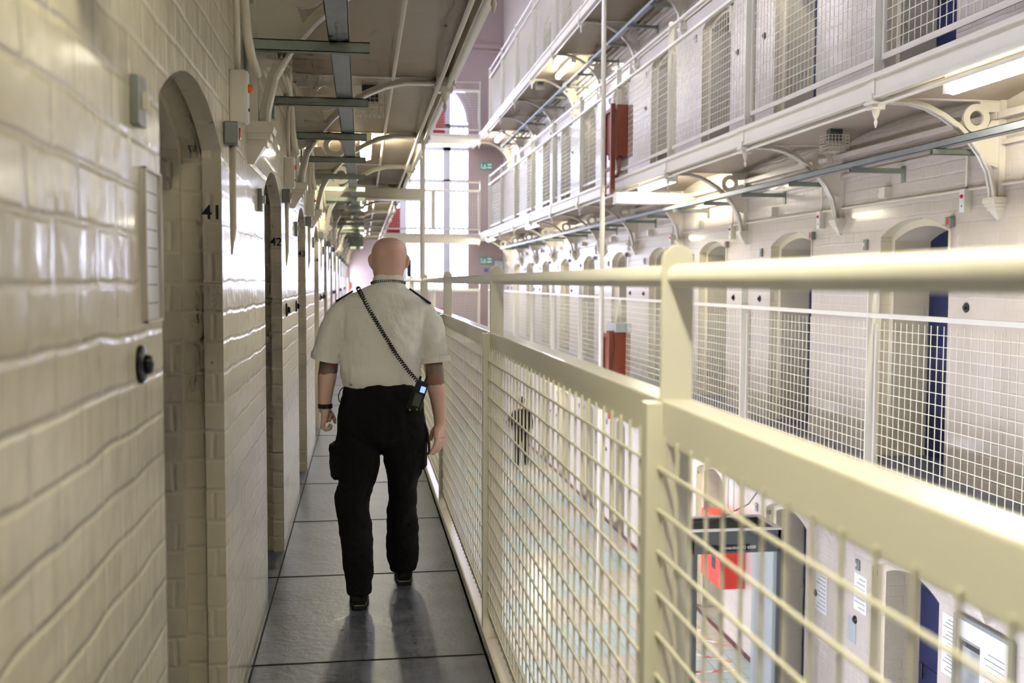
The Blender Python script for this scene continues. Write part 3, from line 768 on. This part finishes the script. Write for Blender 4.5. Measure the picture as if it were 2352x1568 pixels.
# ------------------------------------------------------------------ the officer
def remesh(o, v, sm=6, tex=None):
    md = o.modifiers.new('remesh', 'REMESH'); md.mode = 'VOXEL'; md.voxel_size = v; md.use_smooth_shade = True
    if sm: s = o.modifiers.new('smooth', 'SMOOTH'); s.iterations = sm; s.factor = .5
    return o
def folds(o, strength, size, seed_off=(0, 0, 0)):
    t = bpy.data.textures.new('folds', 'CLOUDS'); t.noise_scale = size; t.noise_depth = 2
    d = o.modifiers.new('folds', 'DISPLACE'); d.texture = t; d.strength = strength; d.mid_level = .5; d.texture_coords = 'OBJECT'
    e = bpy.data.objects.get('person'); return d
def skin_material():
    m, n, p = nt('skin_with_tattoos')
    tc = N(n, 'ShaderNodeTexCoord'); sep = N(n, 'ShaderNodeSeparateXYZ'); n.links.new(tc.outputs['Object'], sep.inputs[0])
    t = N(n, 'ShaderNodeTexNoise'); t.inputs['Scale'].default_value = 14; t.inputs['Detail'].default_value = 5; n.links.new(tc.outputs['Object'], t.inputs['Vector'])
    sk = N(n, 'ShaderNodeValToRGB'); sk.color_ramp.elements[0].color = (.66, .39, .31, 1); sk.color_ramp.elements[1].color = (.80, .54, .45, 1); n.links.new(t.outputs['Fac'], sk.inputs[0])
    v = N(n, 'ShaderNodeTexVoronoi'); v.inputs['Scale'].default_value = 30; n.links.new(tc.outputs['Object'], v.inputs['Vector'])
    ink = N(n, 'ShaderNodeValToRGB'); e = ink.color_ramp.elements; e[0].color = (.03, .04, .035, 1); e[1].color = (.22, .20, .16, 1)
    x = e.new(.45); x.color = (.09, .11, .09, 1); x = e.new(.62); x.color = (.30, .06, .03, 1); x = e.new(.66); x.color = (.10, .10, .08, 1)
    t2 = N(n, 'ShaderNodeTexNoise'); t2.inputs['Scale'].default_value = 22; t2.inputs['Detail'].default_value = 6; n.links.new(tc.outputs['Object'], t2.inputs['Vector']); n.links.new(t2.outputs['Fac'], ink.inputs[0])
    # inked above z = lim on each arm, with an irregular lower edge
    wob = N(n, 'ShaderNodeMath', operation='MULTIPLY_ADD'); n.links.new(t2.outputs['Fac'], wob.inputs[0]); wob.inputs[1].default_value = .04; n.links.new(sep.outputs[2], wob.inputs[2])
    def gt(sock, val, op='GREATER_THAN'):
        g = N(n, 'ShaderNodeMath', operation=op); n.links.new(sock, g.inputs[0]); g.inputs[1].default_value = val; return g.outputs[0]
    def mul(a, b):
        g = N(n, 'ShaderNodeMath', operation='MULTIPLY'); n.links.new(a, g.inputs[0]); n.links.new(b, g.inputs[1]); return g.outputs[0]
    def addn(a, b):
        g = N(n, 'ShaderNodeMath', operation='MAXIMUM'); n.links.new(a, g.inputs[0]); n.links.new(b, g.inputs[1]); return g.outputs[0]
    rr = mul(mul(gt(sep.outputs[0], .215), gt(wob.outputs[0], 1.095)), gt(sep.outputs[2], 1.35, 'LESS_THAN'))
    ll = mul(mul(gt(sep.outputs[0], -.21, 'LESS_THAN'), gt(wob.outputs[0], 1.15)), gt(sep.outputs[2], 1.35, 'LESS_THAN'))
    msk = addn(rr, ll); sc = N(n, 'ShaderNodeMath', operation='MULTIPLY'); n.links.new(msk, sc.inputs[0]); sc.inputs[1].default_value = .85
    mx = N(n, 'ShaderNodeMix', data_type='RGBA'); n.links.new(sc.outputs[0], mx.inputs[0]); n.links.new(sk.outputs[0], mx.inputs[6]); n.links.new(ink.outputs[0], mx.inputs[7])
    n.links.new(mx.outputs[2], p.inputs['Base Color']); p.inputs['Roughness'].default_value = .42
    p.inputs['Subsurface Weight'].default_value = .08; p.inputs['Subsurface Radius'].default_value = (.5, .2, .1); p.inputs['Subsurface Scale'].default_value = .01
    b = N(n, 'ShaderNodeBump'); b.inputs['Strength'].default_value = .15; b.inputs['Distance'].default_value = .003; n.links.new(t2.outputs['Fac'], b.inputs['Height']); n.links.new(b.outputs['Normal'], p.inputs['Normal'])
    return m
SKIN = skin_material()
def cloth(name, col, rough, bs, scale=90):
    m, n, p = nt(name); p.inputs['Base Color'].default_value = (*col, 1); p.inputs['Roughness'].default_value = rough
    p.inputs['Sheen Weight'].default_value = .15 if col[0] > .3 else 0; p.inputs['Specular IOR Level'].default_value = .25
    tc = N(n, 'ShaderNodeTexCoord'); mp = N(n, 'ShaderNodeMapping'); mp.inputs['Scale'].default_value = (1, 1, .55); n.links.new(tc.outputs['Object'], mp.inputs[0])
    t = N(n, 'ShaderNodeTexNoise'); t.inputs['Scale'].default_value = 9; t.inputs['Detail'].default_value = 3; t.inputs['Distortion'].default_value = 1.2; n.links.new(mp.outputs[0], t.inputs['Vector'])
    b = N(n, 'ShaderNodeBump'); b.inputs['Strength'].default_value = bs; b.inputs['Distance'].default_value = .03; n.links.new(t.outputs['Fac'], b.inputs['Height']); n.links.new(b.outputs['Normal'], p.inputs['Normal'])
    return m
SHIRT = cloth('white_shirt_cotton', (.90, .90, .86), .75, .7)
TROUS = cloth('black_trouser_cloth', (.006, .006, .007), .9, .3)
OX, OY = .10, 5.05
man = empty('person', (OX, OY, 0)); tag(man, 'bald prison officer in white shirt and black trousers walking away along the gallery', 'person')
def l(pts): return [(x-OX, y-OY, z, *r) for x, y, z, *r in pts]
# body: head, neck, torso, arms, hands, legs in one continuous surface
B = MB()
HY = 5.07
B.limb(l([(.13, 5.06, 1.52, .075, .07), (.13, 5.06, 1.56, .071, .066), (.13, 5.06, 1.60, .069, .068), (.131, HY, 1.625, .074, .080), (.132, HY+.015, 1.65, .080, .094),
          (.134, HY+.02, 1.68, .0865, .101), (.135, HY+.02, 1.715, .0895, .105), (.137, HY+.018, 1.748, .088, .104), (.139, HY+.015, 1.775, .079, .094), (.138, HY+.013, 1.793, .062, .075), (.136, HY+.013, 1.805, .038, .045), (.136, HY+.013, 1.810, .012, .014)]), 28)
# jaw, nose, mouth and brow on the far side of the head, ears
B.limb(l([(.134, HY+.09, 1.585, .03, .02), (.134, HY+.085, 1.60, .045, .035), (.134, HY+.08, 1.64, .055, .04), (.134, HY+.08, 1.68, .06, .035)]), 16)
B.limb(l([(.134, HY+.128, 1.655, .016, .014), (.134, HY+.134, 1.665, .014, .016), (.134, HY+.122, 1.70, .007, .008)]), 12)
B.limb(l([(.134, HY+.116, 1.625, .024, .008), (.134, HY+.118, 1.632, .026, .01), (.134, HY+.116, 1.638, .024, .008)]), 12)
B.limb(l([(.134, HY+.112, 1.698, .05, .012), (.134, HY+.112, 1.712, .05, .012)]), 12)
for s in (-1, 1):
    ex = .134+s*.087
    B.limb(l([(ex-s*.004, HY+.012, 1.655, .006, .010), (ex+s*.003, HY+.006, 1.672, .009, .017), (ex+s*.008, HY-.002, 1.695, .010, .022), (ex+s*.008, HY-.002, 1.712, .008, .020), (ex+s*.002, HY+.004, 1.724, .005, .012)]), 12)
# torso under the shirt, hips, legs
B.limb(l([(.11, 5.06, 1.50, .15, .09), (.108, 5.06, 1.42, .18, .115), (.10, 5.06, 1.3, .17, .12), (.095, 5.06, 1.15, .165, .125), (.095, 5.06, 1.0, .17, .12), (.095, 5.06, .86, .165, .11)]), 20)
B.limb(l([(-.01, 5.05, .9, .085, .09), (-.03, 5.04, .68, .075, .08), (-.048, 5.03, .53, .058, .06), (-.05, 5.0, .4, .052, .058), (-.026, 4.93, .2, .045, .05), (-.02, 4.9, .08, .035, .05)]), 14)
B.limb(l([(.20, 5.06, .9, .085, .09), (.205, 5.09, .68, .07, .08), (.197, 5.14, .53, .055, .06), (.2, 5.18, .38, .052, .058), (.204, 5.235, .18, .045, .05), (.207, 5.25, .08, .035, .05)]), 14)
# arms
def arm(pts): B.tube([(x-OX, y-OY, z) for x, y, z, r in pts], [p[3] for p in pts], 16)
arm([(-.07, 5.07, 1.43, .055), (-.12, 5.07, 1.36, .054), (-.150, 5.08, 1.27, .050), (-.163, 5.09, 1.20, .047), (-.169, 5.09, 1.15, .047), (-.175, 5.075, 1.105, .046), (-.179, 5.06, 1.06, .040), (-.184, 5.05, 1.01, .035), (-.184, 5.045, .975, .031), (-.182, 5.045, .945, .031)])
arm([(.30, 5.07, 1.42, .055), (.33, 5.07, 1.35, .054), (.345, 5.07, 1.25, .050), (.353, 5.06, 1.18, .0485), (.359, 5.05, 1.125, .0475), (.364, 5.04, 1.075, .0465), (.371, 5.03, 1.03, .043), (.378, 5.03, .975, .037), (.383, 5.03, .92, .0315), (.384, 5.03, .873, .029)])
# left hand: back of the hand outwards, fingers curled forwards and in
def hand(palm, fingers, thumb):
    B.tube([(x-OX, y-OY, z) for x, y, z, r in palm], [p[3] for p in palm], 12)
    for f in fingers+[thumb]: B.tube([(x-OX, y-OY, z) for x, y, z, r in f], [p[3] for p in f], 8)
for dy, dx in ((-.020, 0), (0, 0), (.020, .002), (.036, .006)):
    B.tube([(-.182-OX, 5.045-OY+dy*.6, .955), (-.186-OX+dx, 5.045-OY+dy, .925), (-.188-OX+dx, 5.043-OY+dy, .892)], [.020, .020, .017], 10)
for i, (dy, ln) in enumerate(((-.026, .030), (-.007, .034), (.013, .032), (.034, .028))):
    y = 5.042-OY+dy; x = -.193-OX
    B.tube([(x, y, .900), (x-.004, y, .872), (x+.012, y+.002, .858), (x+.012+ln*.7, y+.004, .862), (x+.012+ln*.8, y+.006, .880)], [.0125, .012, .0112, .0102, .0075], 8)
B.tube([(-.168-OX, 5.055-OY, .948), (-.150-OX, 5.065-OY, .925), (-.140-OX, 5.072-OY, .902), (-.136-OX, 5.076-OY, .880)], [.0165, .0125, .0105, .0065], 8)
B.tube([(-.178-OX, 5.04-OY, .93), (-.158-OX, 5.055-OY, .922), (-.17-OX, 5.04-OY, .90)], [.018, .014, .016], 8)
# right hand: relaxed, fingers hanging down and inwards towards the thigh
for t in range(4):
    a = t/3
    B.tube([(.384-OX, 5.03-OY+(a-.5)*.02, .875), (.382-OX+(a-.5)*.03, 5.03-OY+(a-.5)*.045, .845), (.384-OX+(a-.5)*.040, 5.025-OY+(a-.5)*.062, .805)], [.021, .019, .0145], 10)
RF = [((.366, 4.998, .802), (.358, 4.992, .775), (.345, 4.992, .750), (.331, 4.996, .728)),
      ((.380, 5.014, .798), (.374, 5.008, .768), (.360, 5.006, .742), (.346, 5.01, .722)),
      ((.392, 5.034, .796), (.389, 5.03, .768), (.378, 5.028, .746), (.364, 5.03, .730)),
      ((.402, 5.054, .798), (.402, 5.052, .776), (.394, 5.05, .758), (.384, 5.05, .746))]
for f in RF: B.tube([(x-OX, y-OY, z) for x, y, z in f], [.0118, .0108, .0096, .0066], 8)
B.tube([(.370-OX, 5.02-OY, .862), (.352-OX, 5.03-OY, .842), (.343-OX, 5.04-OY, .815), (.341-OX, 5.045-OY, .788)], [.018, .0145, .0115, .007], 8)
body = B.build('body', SKIN, man); remesh(body, .0042, 4)
# shirt
SB = MB()
def sup(pts, n=32, e=2.4):
    R = []
    for x, y, z, rx, ry in pts:
        ring = []
        for t in range(n):
            a = 2*PI*t/n; c, s_ = math.cos(a), math.sin(a)
            ring.append((x+rx*math.copysign(abs(c)**(2/e), c), y+ry*math.copysign(abs(s_)**(2/e), s_), z))
        R.append(ring)
    return R
SB.rings(sup(l([(.089, 5.07, 1.052, .172, .135), (.089, 5.07, 1.068, .184, .148), (.090, 5.07, 1.095, .193, .156), (.092, 5.07, 1.15, .198, .158), (.094, 5.07, 1.214, .198, .154), (.099, 5.06, 1.30, .197, .146), (.103, 5.055, 1.365, .203, .140),
                (.106, 5.055, 1.415, .208, .132), (.110, 5.055, 1.450, .214, .120), (.106, 5.055, 1.484, .216, .108), (.102, 5.055, 1.510, .192, .096), (.106, 5.055, 1.532, .154, .084), (.118, 5.06, 1.552, .110, .074), (.128, 5.06, 1.568, .082, .069), (.130, 5.06, 1.576, .074, .068)])))
def slv(pts): SB.tube([(x-OX, y-OY, z) for x, y, z, r in pts], [p[3] for p in pts], 20)
slv([(-.025, 5.06, 1.492, .056), (-.072, 5.06, 1.465, .064), (-.113, 5.065, 1.395, .072), (-.148, 5.075, 1.310, .076), (-.168, 5.085, 1.245, .074), (-.178, 5.09, 1.205, .073)])
slv([(.245, 5.06, 1.475, .056), (.295, 5.06, 1.440, .062), (.328, 5.065, 1.378, .072), (.350, 5.07, 1.300, .075), (.361, 5.07, 1.24, .072), (.366, 5.065, 1.188, .070)])
shirt = SB.build('shirt', SHIRT, man); remesh(shirt, .006, 5); folds(shirt, .034, .13)
# sleeve hems and shirt collar, as raised bands
def band(c, d, r, h, mat, name, par, n=28, th=.0035, ry=None):
    d = Vector(d).normalized(); a = Vector((0, 0, 1)) if abs(d.z) < .8 else Vector((1, 0, 0)); u = a.cross(d).normalized(); w = d.cross(u); ry = ry or r
    R = []
    for k, rr in ((-h/2, 0), (h/2, 0), (h/2, -th), (-h/2, -th), (-h/2, 0)):
        R.append([Vector(c)+d*k+u*(r+rr)*math.cos(2*PI*t/n)+w*(ry+rr)*math.sin(2*PI*t/n) for t in range(n)])
    return MB().rings(R, False, False).build(name, mat, par, smooth=False)
band((-.1755-OX, 5.088-OY, 1.215), (.2, -.1, 1), .079, .030, SHIRT, 'sleeve_hem', shirt)
band((.3655-OX, 5.066-OY, 1.200), (-.12, .05, 1), .076, .030, SHIRT, 'sleeve_hem', shirt)
CB = MB()
R = []
for rr, z, zt in ((.083, 1.556, 0), (.080, 1.585, .006), (.0755, 1.608, .012), (.0725, 1.609, .012), (.072, 1.56, 0)):
    R.append([(.130-OX+rr*math.cos(2*PI*t/32), 5.063-OY+(rr-.004)*math.sin(2*PI*t/32), z-zt*math.sin(2*PI*t/32)*1.6) for t in range(32)])
CB.rings(R, False, False); CB.build('collar', SHIRT, shirt, smooth=True)
# yoke seam
MB().tube([(x-OX, y-OY, z) for x, y, z in [(-.075, 4.945, 1.455), (-.02, 4.930, 1.468), (.05, 4.922, 1.474), (.12, 4.920, 1.475), (.2, 4.925, 1.468), (.27, 4.945, 1.452)]], .0016, 6).build('yoke_seam', SHIRT, shirt, smooth=True)
# trousers
TB = MB()
TB.rings(sup(l([(.09, 5.06, 1.085, .175, .135), (.094, 5.06, 1.06, .187, .148), (.097, 5.06, 1.02, .198, .158), (.096, 5.055, .965, .212, .165), (.093, 5.05, .90, .222, .168), (.092, 5.05, .84, .222, .160), (.090, 5.05, .79, .20, .13), (.09, 5.05, .76, .12, .08)])))
LLg = [(-.020, 5.05, .90, .100, .13), (-.022, 5.05, .854, .108, .135), (-.026, 5.05, .786, .115, .13), (-.032, 5.045, .702, .118, .122), (-.030, 5.04, .655, .108, .115), (-.026, 5.035, .607, .094, .108), (-.042, 5.03, .56, .091, .104), (-.052, 5.02, .53, .091, .10),
       (-.053, 5.01, .49, .084, .095), (-.050, 4.995, .438, .078, .092), (-.040, 4.975, .38, .079, .092), (-.033, 4.96, .324, .082, .094), (-.026, 4.94, .242, .078, .092), (-.022, 4.915, .163, .070, .085), (-.018, 4.90, .110, .060, .08), (-.017, 4.895, .075, .058, .08)]
RLg = [(.198, 5.05, .90, .105, .13), (.201, 5.055, .85, .111, .135), (.204, 5.065, .76, .112, .128), (.207, 5.085, .68, .104, .12), (.205, 5.10, .63, .092, .112), (.198, 5.11, .569, .078, .104), (.199, 5.13, .51, .073, .096), (.2, 5.14, .45, .074, .092),
       (.2, 5.17, .37, .079, .09), (.201, 5.205, .29, .084, .09), (.203, 5.22, .22, .083, .09), (.205, 5.235, .157, .078, .088), (.209, 5.245, .11, .069, .082), (.210, 5.25, .082, .062, .078)]
TB.rings(sup(l(LLg), 28, 2.2)); TB.rings(sup(l(RLg), 28, 2.2))
for px_, py_, pz_ in ((-.128, 5.04, .70), (.292, 5.08, .74)):
    TB.rings([[(px_-OX+.032*q*math.cos(2*PI*t/16), py_-OY+.075*q*math.sin(2*PI*t/16), pz_+h) for t in range(16)] for h, q in ((-.085, .8), (-.07, 1), (.05, 1.02), (.052, 1.18), (.088, 1.18), (.09, .9))])
trousers = TB.build('trousers', TROUS, man); remesh(trousers, .007, 4); folds(trousers, .03, .10)
R = sup([(.094-OX, 5.06-OY, z, .190+d, .150+d) for z, d in ((1.03, .004), (1.066, -.002))])
MB().rings(R).build('belt', TROUS, man, bevel=.002)
# shoes
def shoe(x, y, tilt, name='shoe'):
    s = MB(); n = 20
    sec = [(-.085, .034, 0, .05), (-.075, .043, 0, .085), (-.04, .045, 0, .095), (0, .042, 0, .088), (.05, .045, 0, .072), (.11, .050, 0, .056), (.16, .045, 0, .048), (.195, .022, .004, .035)]
    R = []
    for yy, rx, z0, h in sec:
        R.append([(rx*math.cos(2*PI*t/n), yy, .018+z0+max(0, (h/2)*(1+math.sin(2*PI*t/n))*1.0)) for t in range(n)])
    s.rings(R)
    o = s.build(name, M['black'], man, smooth=True); o.location = (x-OX, y-OY, 0); o.rotation_euler = (tilt, 0, 0)
    so = MB(); so.prism([(.036*1.35*math.cos(a)*1.0, .055+.145*math.sin(a)) for a in [2*PI*i/24 for i in range(24)]], 2, 0.0, .022)
    so.build('sole', M['black'], o)
    hl = MB().box(-.036, .036, -.092, -.02, 0, .03).build('heel', M['black'], o, bevel=.008)
    return o
shoe(-.02, 4.93, 0); shoe(.212, 5.30, 0)
# epaulettes
def epaul(p, q, nm='epaulette'):
    e = MB(); p, q = Vector(p)-Vector((OX, OY, 0)), Vector(q)-Vector((OX, OY, 0)); d = (q-p).normalized(); w = Vector((0, 1, 0)); nn = d.cross(w).normalized()
    if nn.z < 0: nn = -nn
    e.rings([[p-w*.022, p+w*.022, p+w*.022+nn*.008, p-w*.022+nn*.008], [q-w*.028, q+w*.028, q+w*.028+nn*.008, q-w*.028+nn*.008]])
    o = e.build(nm, M['epaulette'], man, bevel=.002); return o
M['epaulette'] = plain('navy_epaulette', (.008, .012, .04), .7)
epaul((-.042, 5.05, 1.540), (-.126, 5.05, 1.489)); epaul((.232, 5.05, 1.553), (.338, 5.05, 1.478))
# watch on the left wrist
band((-.183-OX, 5.045-OY, .975), (0, -.05, 1), .036, .022, M['black'], 'wrist_watch', man, th=.006)
# coiled cords
def coil(path, r, pitch, wire, n=None, segs=9):
    P = [Vector(p) for p in path]; out = []; L_ = [0]
    for i in range(1, len(P)): L_.append(L_[-1]+(P[i]-P[i-1]).length)
    tot = L_[-1]; N_ = int(tot/pitch*segs)
    for k in range(N_+1):
        s_ = tot*k/N_; i = max(j for j in range(len(P)) if L_[j] <= s_+1e-9); i = min(i, len(P)-2)
        t = (s_-L_[i])/(L_[i+1]-L_[i]); p = P[i].lerp(P[i+1], t); d = (P[i+1]-P[i]).normalized(); u = d.cross(Vector((0, 1, 0)))
        if u.length < .1: u = d.cross(Vector((0, 0, 1)))
        u.normalize(); w = d.cross(u); a = 2*PI*s_/pitch
        out.append(p+r*(math.cos(a)*u+math.sin(a)*w))
    return MB().tube(out, wire, 5)
cordp = [(-.018, 5.0, 1.556), (-.014, 4.955, 1.548), (.004, 4.918, 1.515), (.04, 4.898, 1.445), (.095, 4.892, 1.35), (.155, 4.892, 1.25), (.215, 4.893, 1.165), (.262, 4.893, 1.11)]
rad = empty('radio', (OX, OY, 0)); tag(rad, 'black two-way radio with blue screen and coiled cord on the belt of the officer', 'radio')
coil([(x-OX, y-OY, z) for x, y, z in cordp], .0095, .0125, .0027).build('coiled_cord', M['black'], rad, smooth=True)
rb = MB().box(-.030, .030, -.018, .018, -.075, .065).build('radio_body', M['black'], rad, bevel=.006)
rb.location = (.272-OX, 4.885-OY, 1.045); rb.rotation_euler = (0, math.radians(18), 0)
MB().box(-.002, .022, -.0195, -.018, .012, .042).build('screen', M['screen'], rb)
MB().box(-.018, .018, -.0195, -.018, -.06, .0).build('keypad', M['dgray'], rb)
MB().tube([(-.018, 0, .065), (-.018, 0, .085)], .006, 8).build('knob', M['black'], rb); MB().tube([(.012, .004, .06), (.014, .004, .10)], .007, 8).build('antenna', M['black'], rb)
hl = MB().box(-.035, .035, -.012, .03, -.085, -.03).build('holster', M['black'], rb, bevel=.006)
for dx in (-.02, .012): MB().disc((dx, -.019, -.085+(.012 if dx > 0 else 0)), 1, .005, .004, 10).build('brass_stud', plain('brass_stud', (.5, .38, .12), .3, metal=1), rb)
nc = [(.130-OX+.082*math.cos(a), 5.063-OY+.080*math.sin(a), 1.582-.012*math.sin(a)) for a in [PI*(1+i/16) for i in range(17)]]
coil(nc, .0055, .0095, .0016).build('neck_cord', M['black'], man, smooth=True)
# dark glasses at the right temple, key strap and cable at the hips
MB().prism([(5.075-OY, 1.70), (5.17-OY, 1.705), (5.20-OY, 1.665), (5.17-OY, 1.625), (5.10-OY, 1.615), (5.09-OY, 1.66)], 0, .228-OX, .243-OX).build('dark_glasses', plain('dark_glasses', (.10, .08, .30), .2), man, bevel=.003)
MB().tube([(x-OX, y-OY, z) for x, y, z in [(.29, 5.0, 1.02), (.300, 4.99, .90), (.318, 5.0, .851), (.327, 5.0, .796), (.330, 5.0, .745), (.322, 5.0, .728), (.314, 5.0, .742)]], .0065, 8).build('key_strap', M['black'], man, smooth=True)
MB().tube([(x-OX, y-OY, z) for x, y, z in [(-.095, 5.0, 1.07), (-.108, 5.0, 1.055), (-.117, 5.0, 1.03), (-.115, 5.0, 1.005), (-.10, 5.0, .985)]], .003, 6).build('thin_cable', M['black'], man, smooth=True)

# ------------------------------------------------------------------ second officer down on the hall floor
gp = empty('person', (4.02, 25.2, FZ[1])); tag(gp, 'person in dark clothes standing with one elbow out on the hall floor far below', 'person')
b = MB()
b.limb([(0, .0, 1.40, .05, .05), (0, 0, 1.46, .05, .05), (0, .02, 1.52, .06, .075), (0, .02, 1.60, .078, .095), (0, .02, 1.68, .075, .09), (0, .02, 1.74, .04, .05)], 16)
b.limb([(0, .11, 1.55, .012, .012), (0, .12, 1.57, .014, .014), (0, .11, 1.61, .006, .008)], 8)
b.limb([(0, 0, 1.42, .16, .09), (0, 0, 1.3, .17, .11), (0, 0, 1.0, .14, .1), (0, 0, .9, .16, .11)], 16)
for s in (-1, 1): b.limb([(s*.09, 0, .95, .08, .09), (s*.10, .02, .5, .055, .06), (s*.11, 0, .1, .04, .045), (s*.11, .04, .0, .04, .1)], 12)
b.tube([(-.17, 0, 1.38), (-.30, -.03, 1.15), (-.20, .10, 1.0)], [.05, .045, .035], 10); b.tube([(.17, 0, 1.38), (.24, 0, 1.1), (.25, .05, .86)], [.05, .04, .03], 10)
for f in range(4): b.tube([(-.2, .10, 1.0-.01*f), (-.16, .14, .985-.014*f), (-.13, .15, .97-.016*f)], [.014, .01, .007], 6); b.tube([(.25-.006*f, .04+.014*f, .86), (.25, .05+.014*f, .80), (.245, .06+.012*f, .765)], [.013, .01, .007], 6)
b.tube([(-.2, .1, 1.02), (-.18, .13, 1.04)], [.013, .008], 6); b.tube([(.24, .08, .87), (.22, .11, .83)], [.013, .008], 6)
bo = b.build('body', plain('skin_far', (.5, .27, .2), .5), gp); remesh(bo, .012, 2)
c = MB()
c.limb([(0, 0, 1.44, .09, .08), (0, 0, 1.38, .19, .12), (0, 0, 1.2, .2, .14), (0, 0, .95, .19, .14), (0, 0, .82, .2, .14)], 16)
c.tube([(-.15, 0, 1.38), (-.31, -.03, 1.15), (-.22, .08, 1.02)], [.07, .065, .05], 10); c.tube([(.15, 0, 1.38), (.24, 0, 1.1), (.25, .04, .92)], [.07, .06, .045], 10)
remesh(c.build('jacket', TROUS, gp), .012, 2)
c = MB()
for s in (-1, 1): c.limb([(s*.09, 0, .95, .11, .12), (s*.10, .02, .5, .085, .09), (s*.11, 0, .06, .07, .08)], 12)
remesh(c.build('trousers', TROUS, gp), .012, 2)
for s in (-1, 1): MB().box(s*.11-.045, s*.11+.045, -.08, .2, 0, .07).build('shoe', M['black'], gp, bevel=.02)
c = MB(); c.limb([(0, 0, 1.60, .084, .1), (0, 0, 1.68, .083, .1), (0, 0, 1.75, .05, .06)], 14); c.build('hair', M['black'], gp, smooth=True)
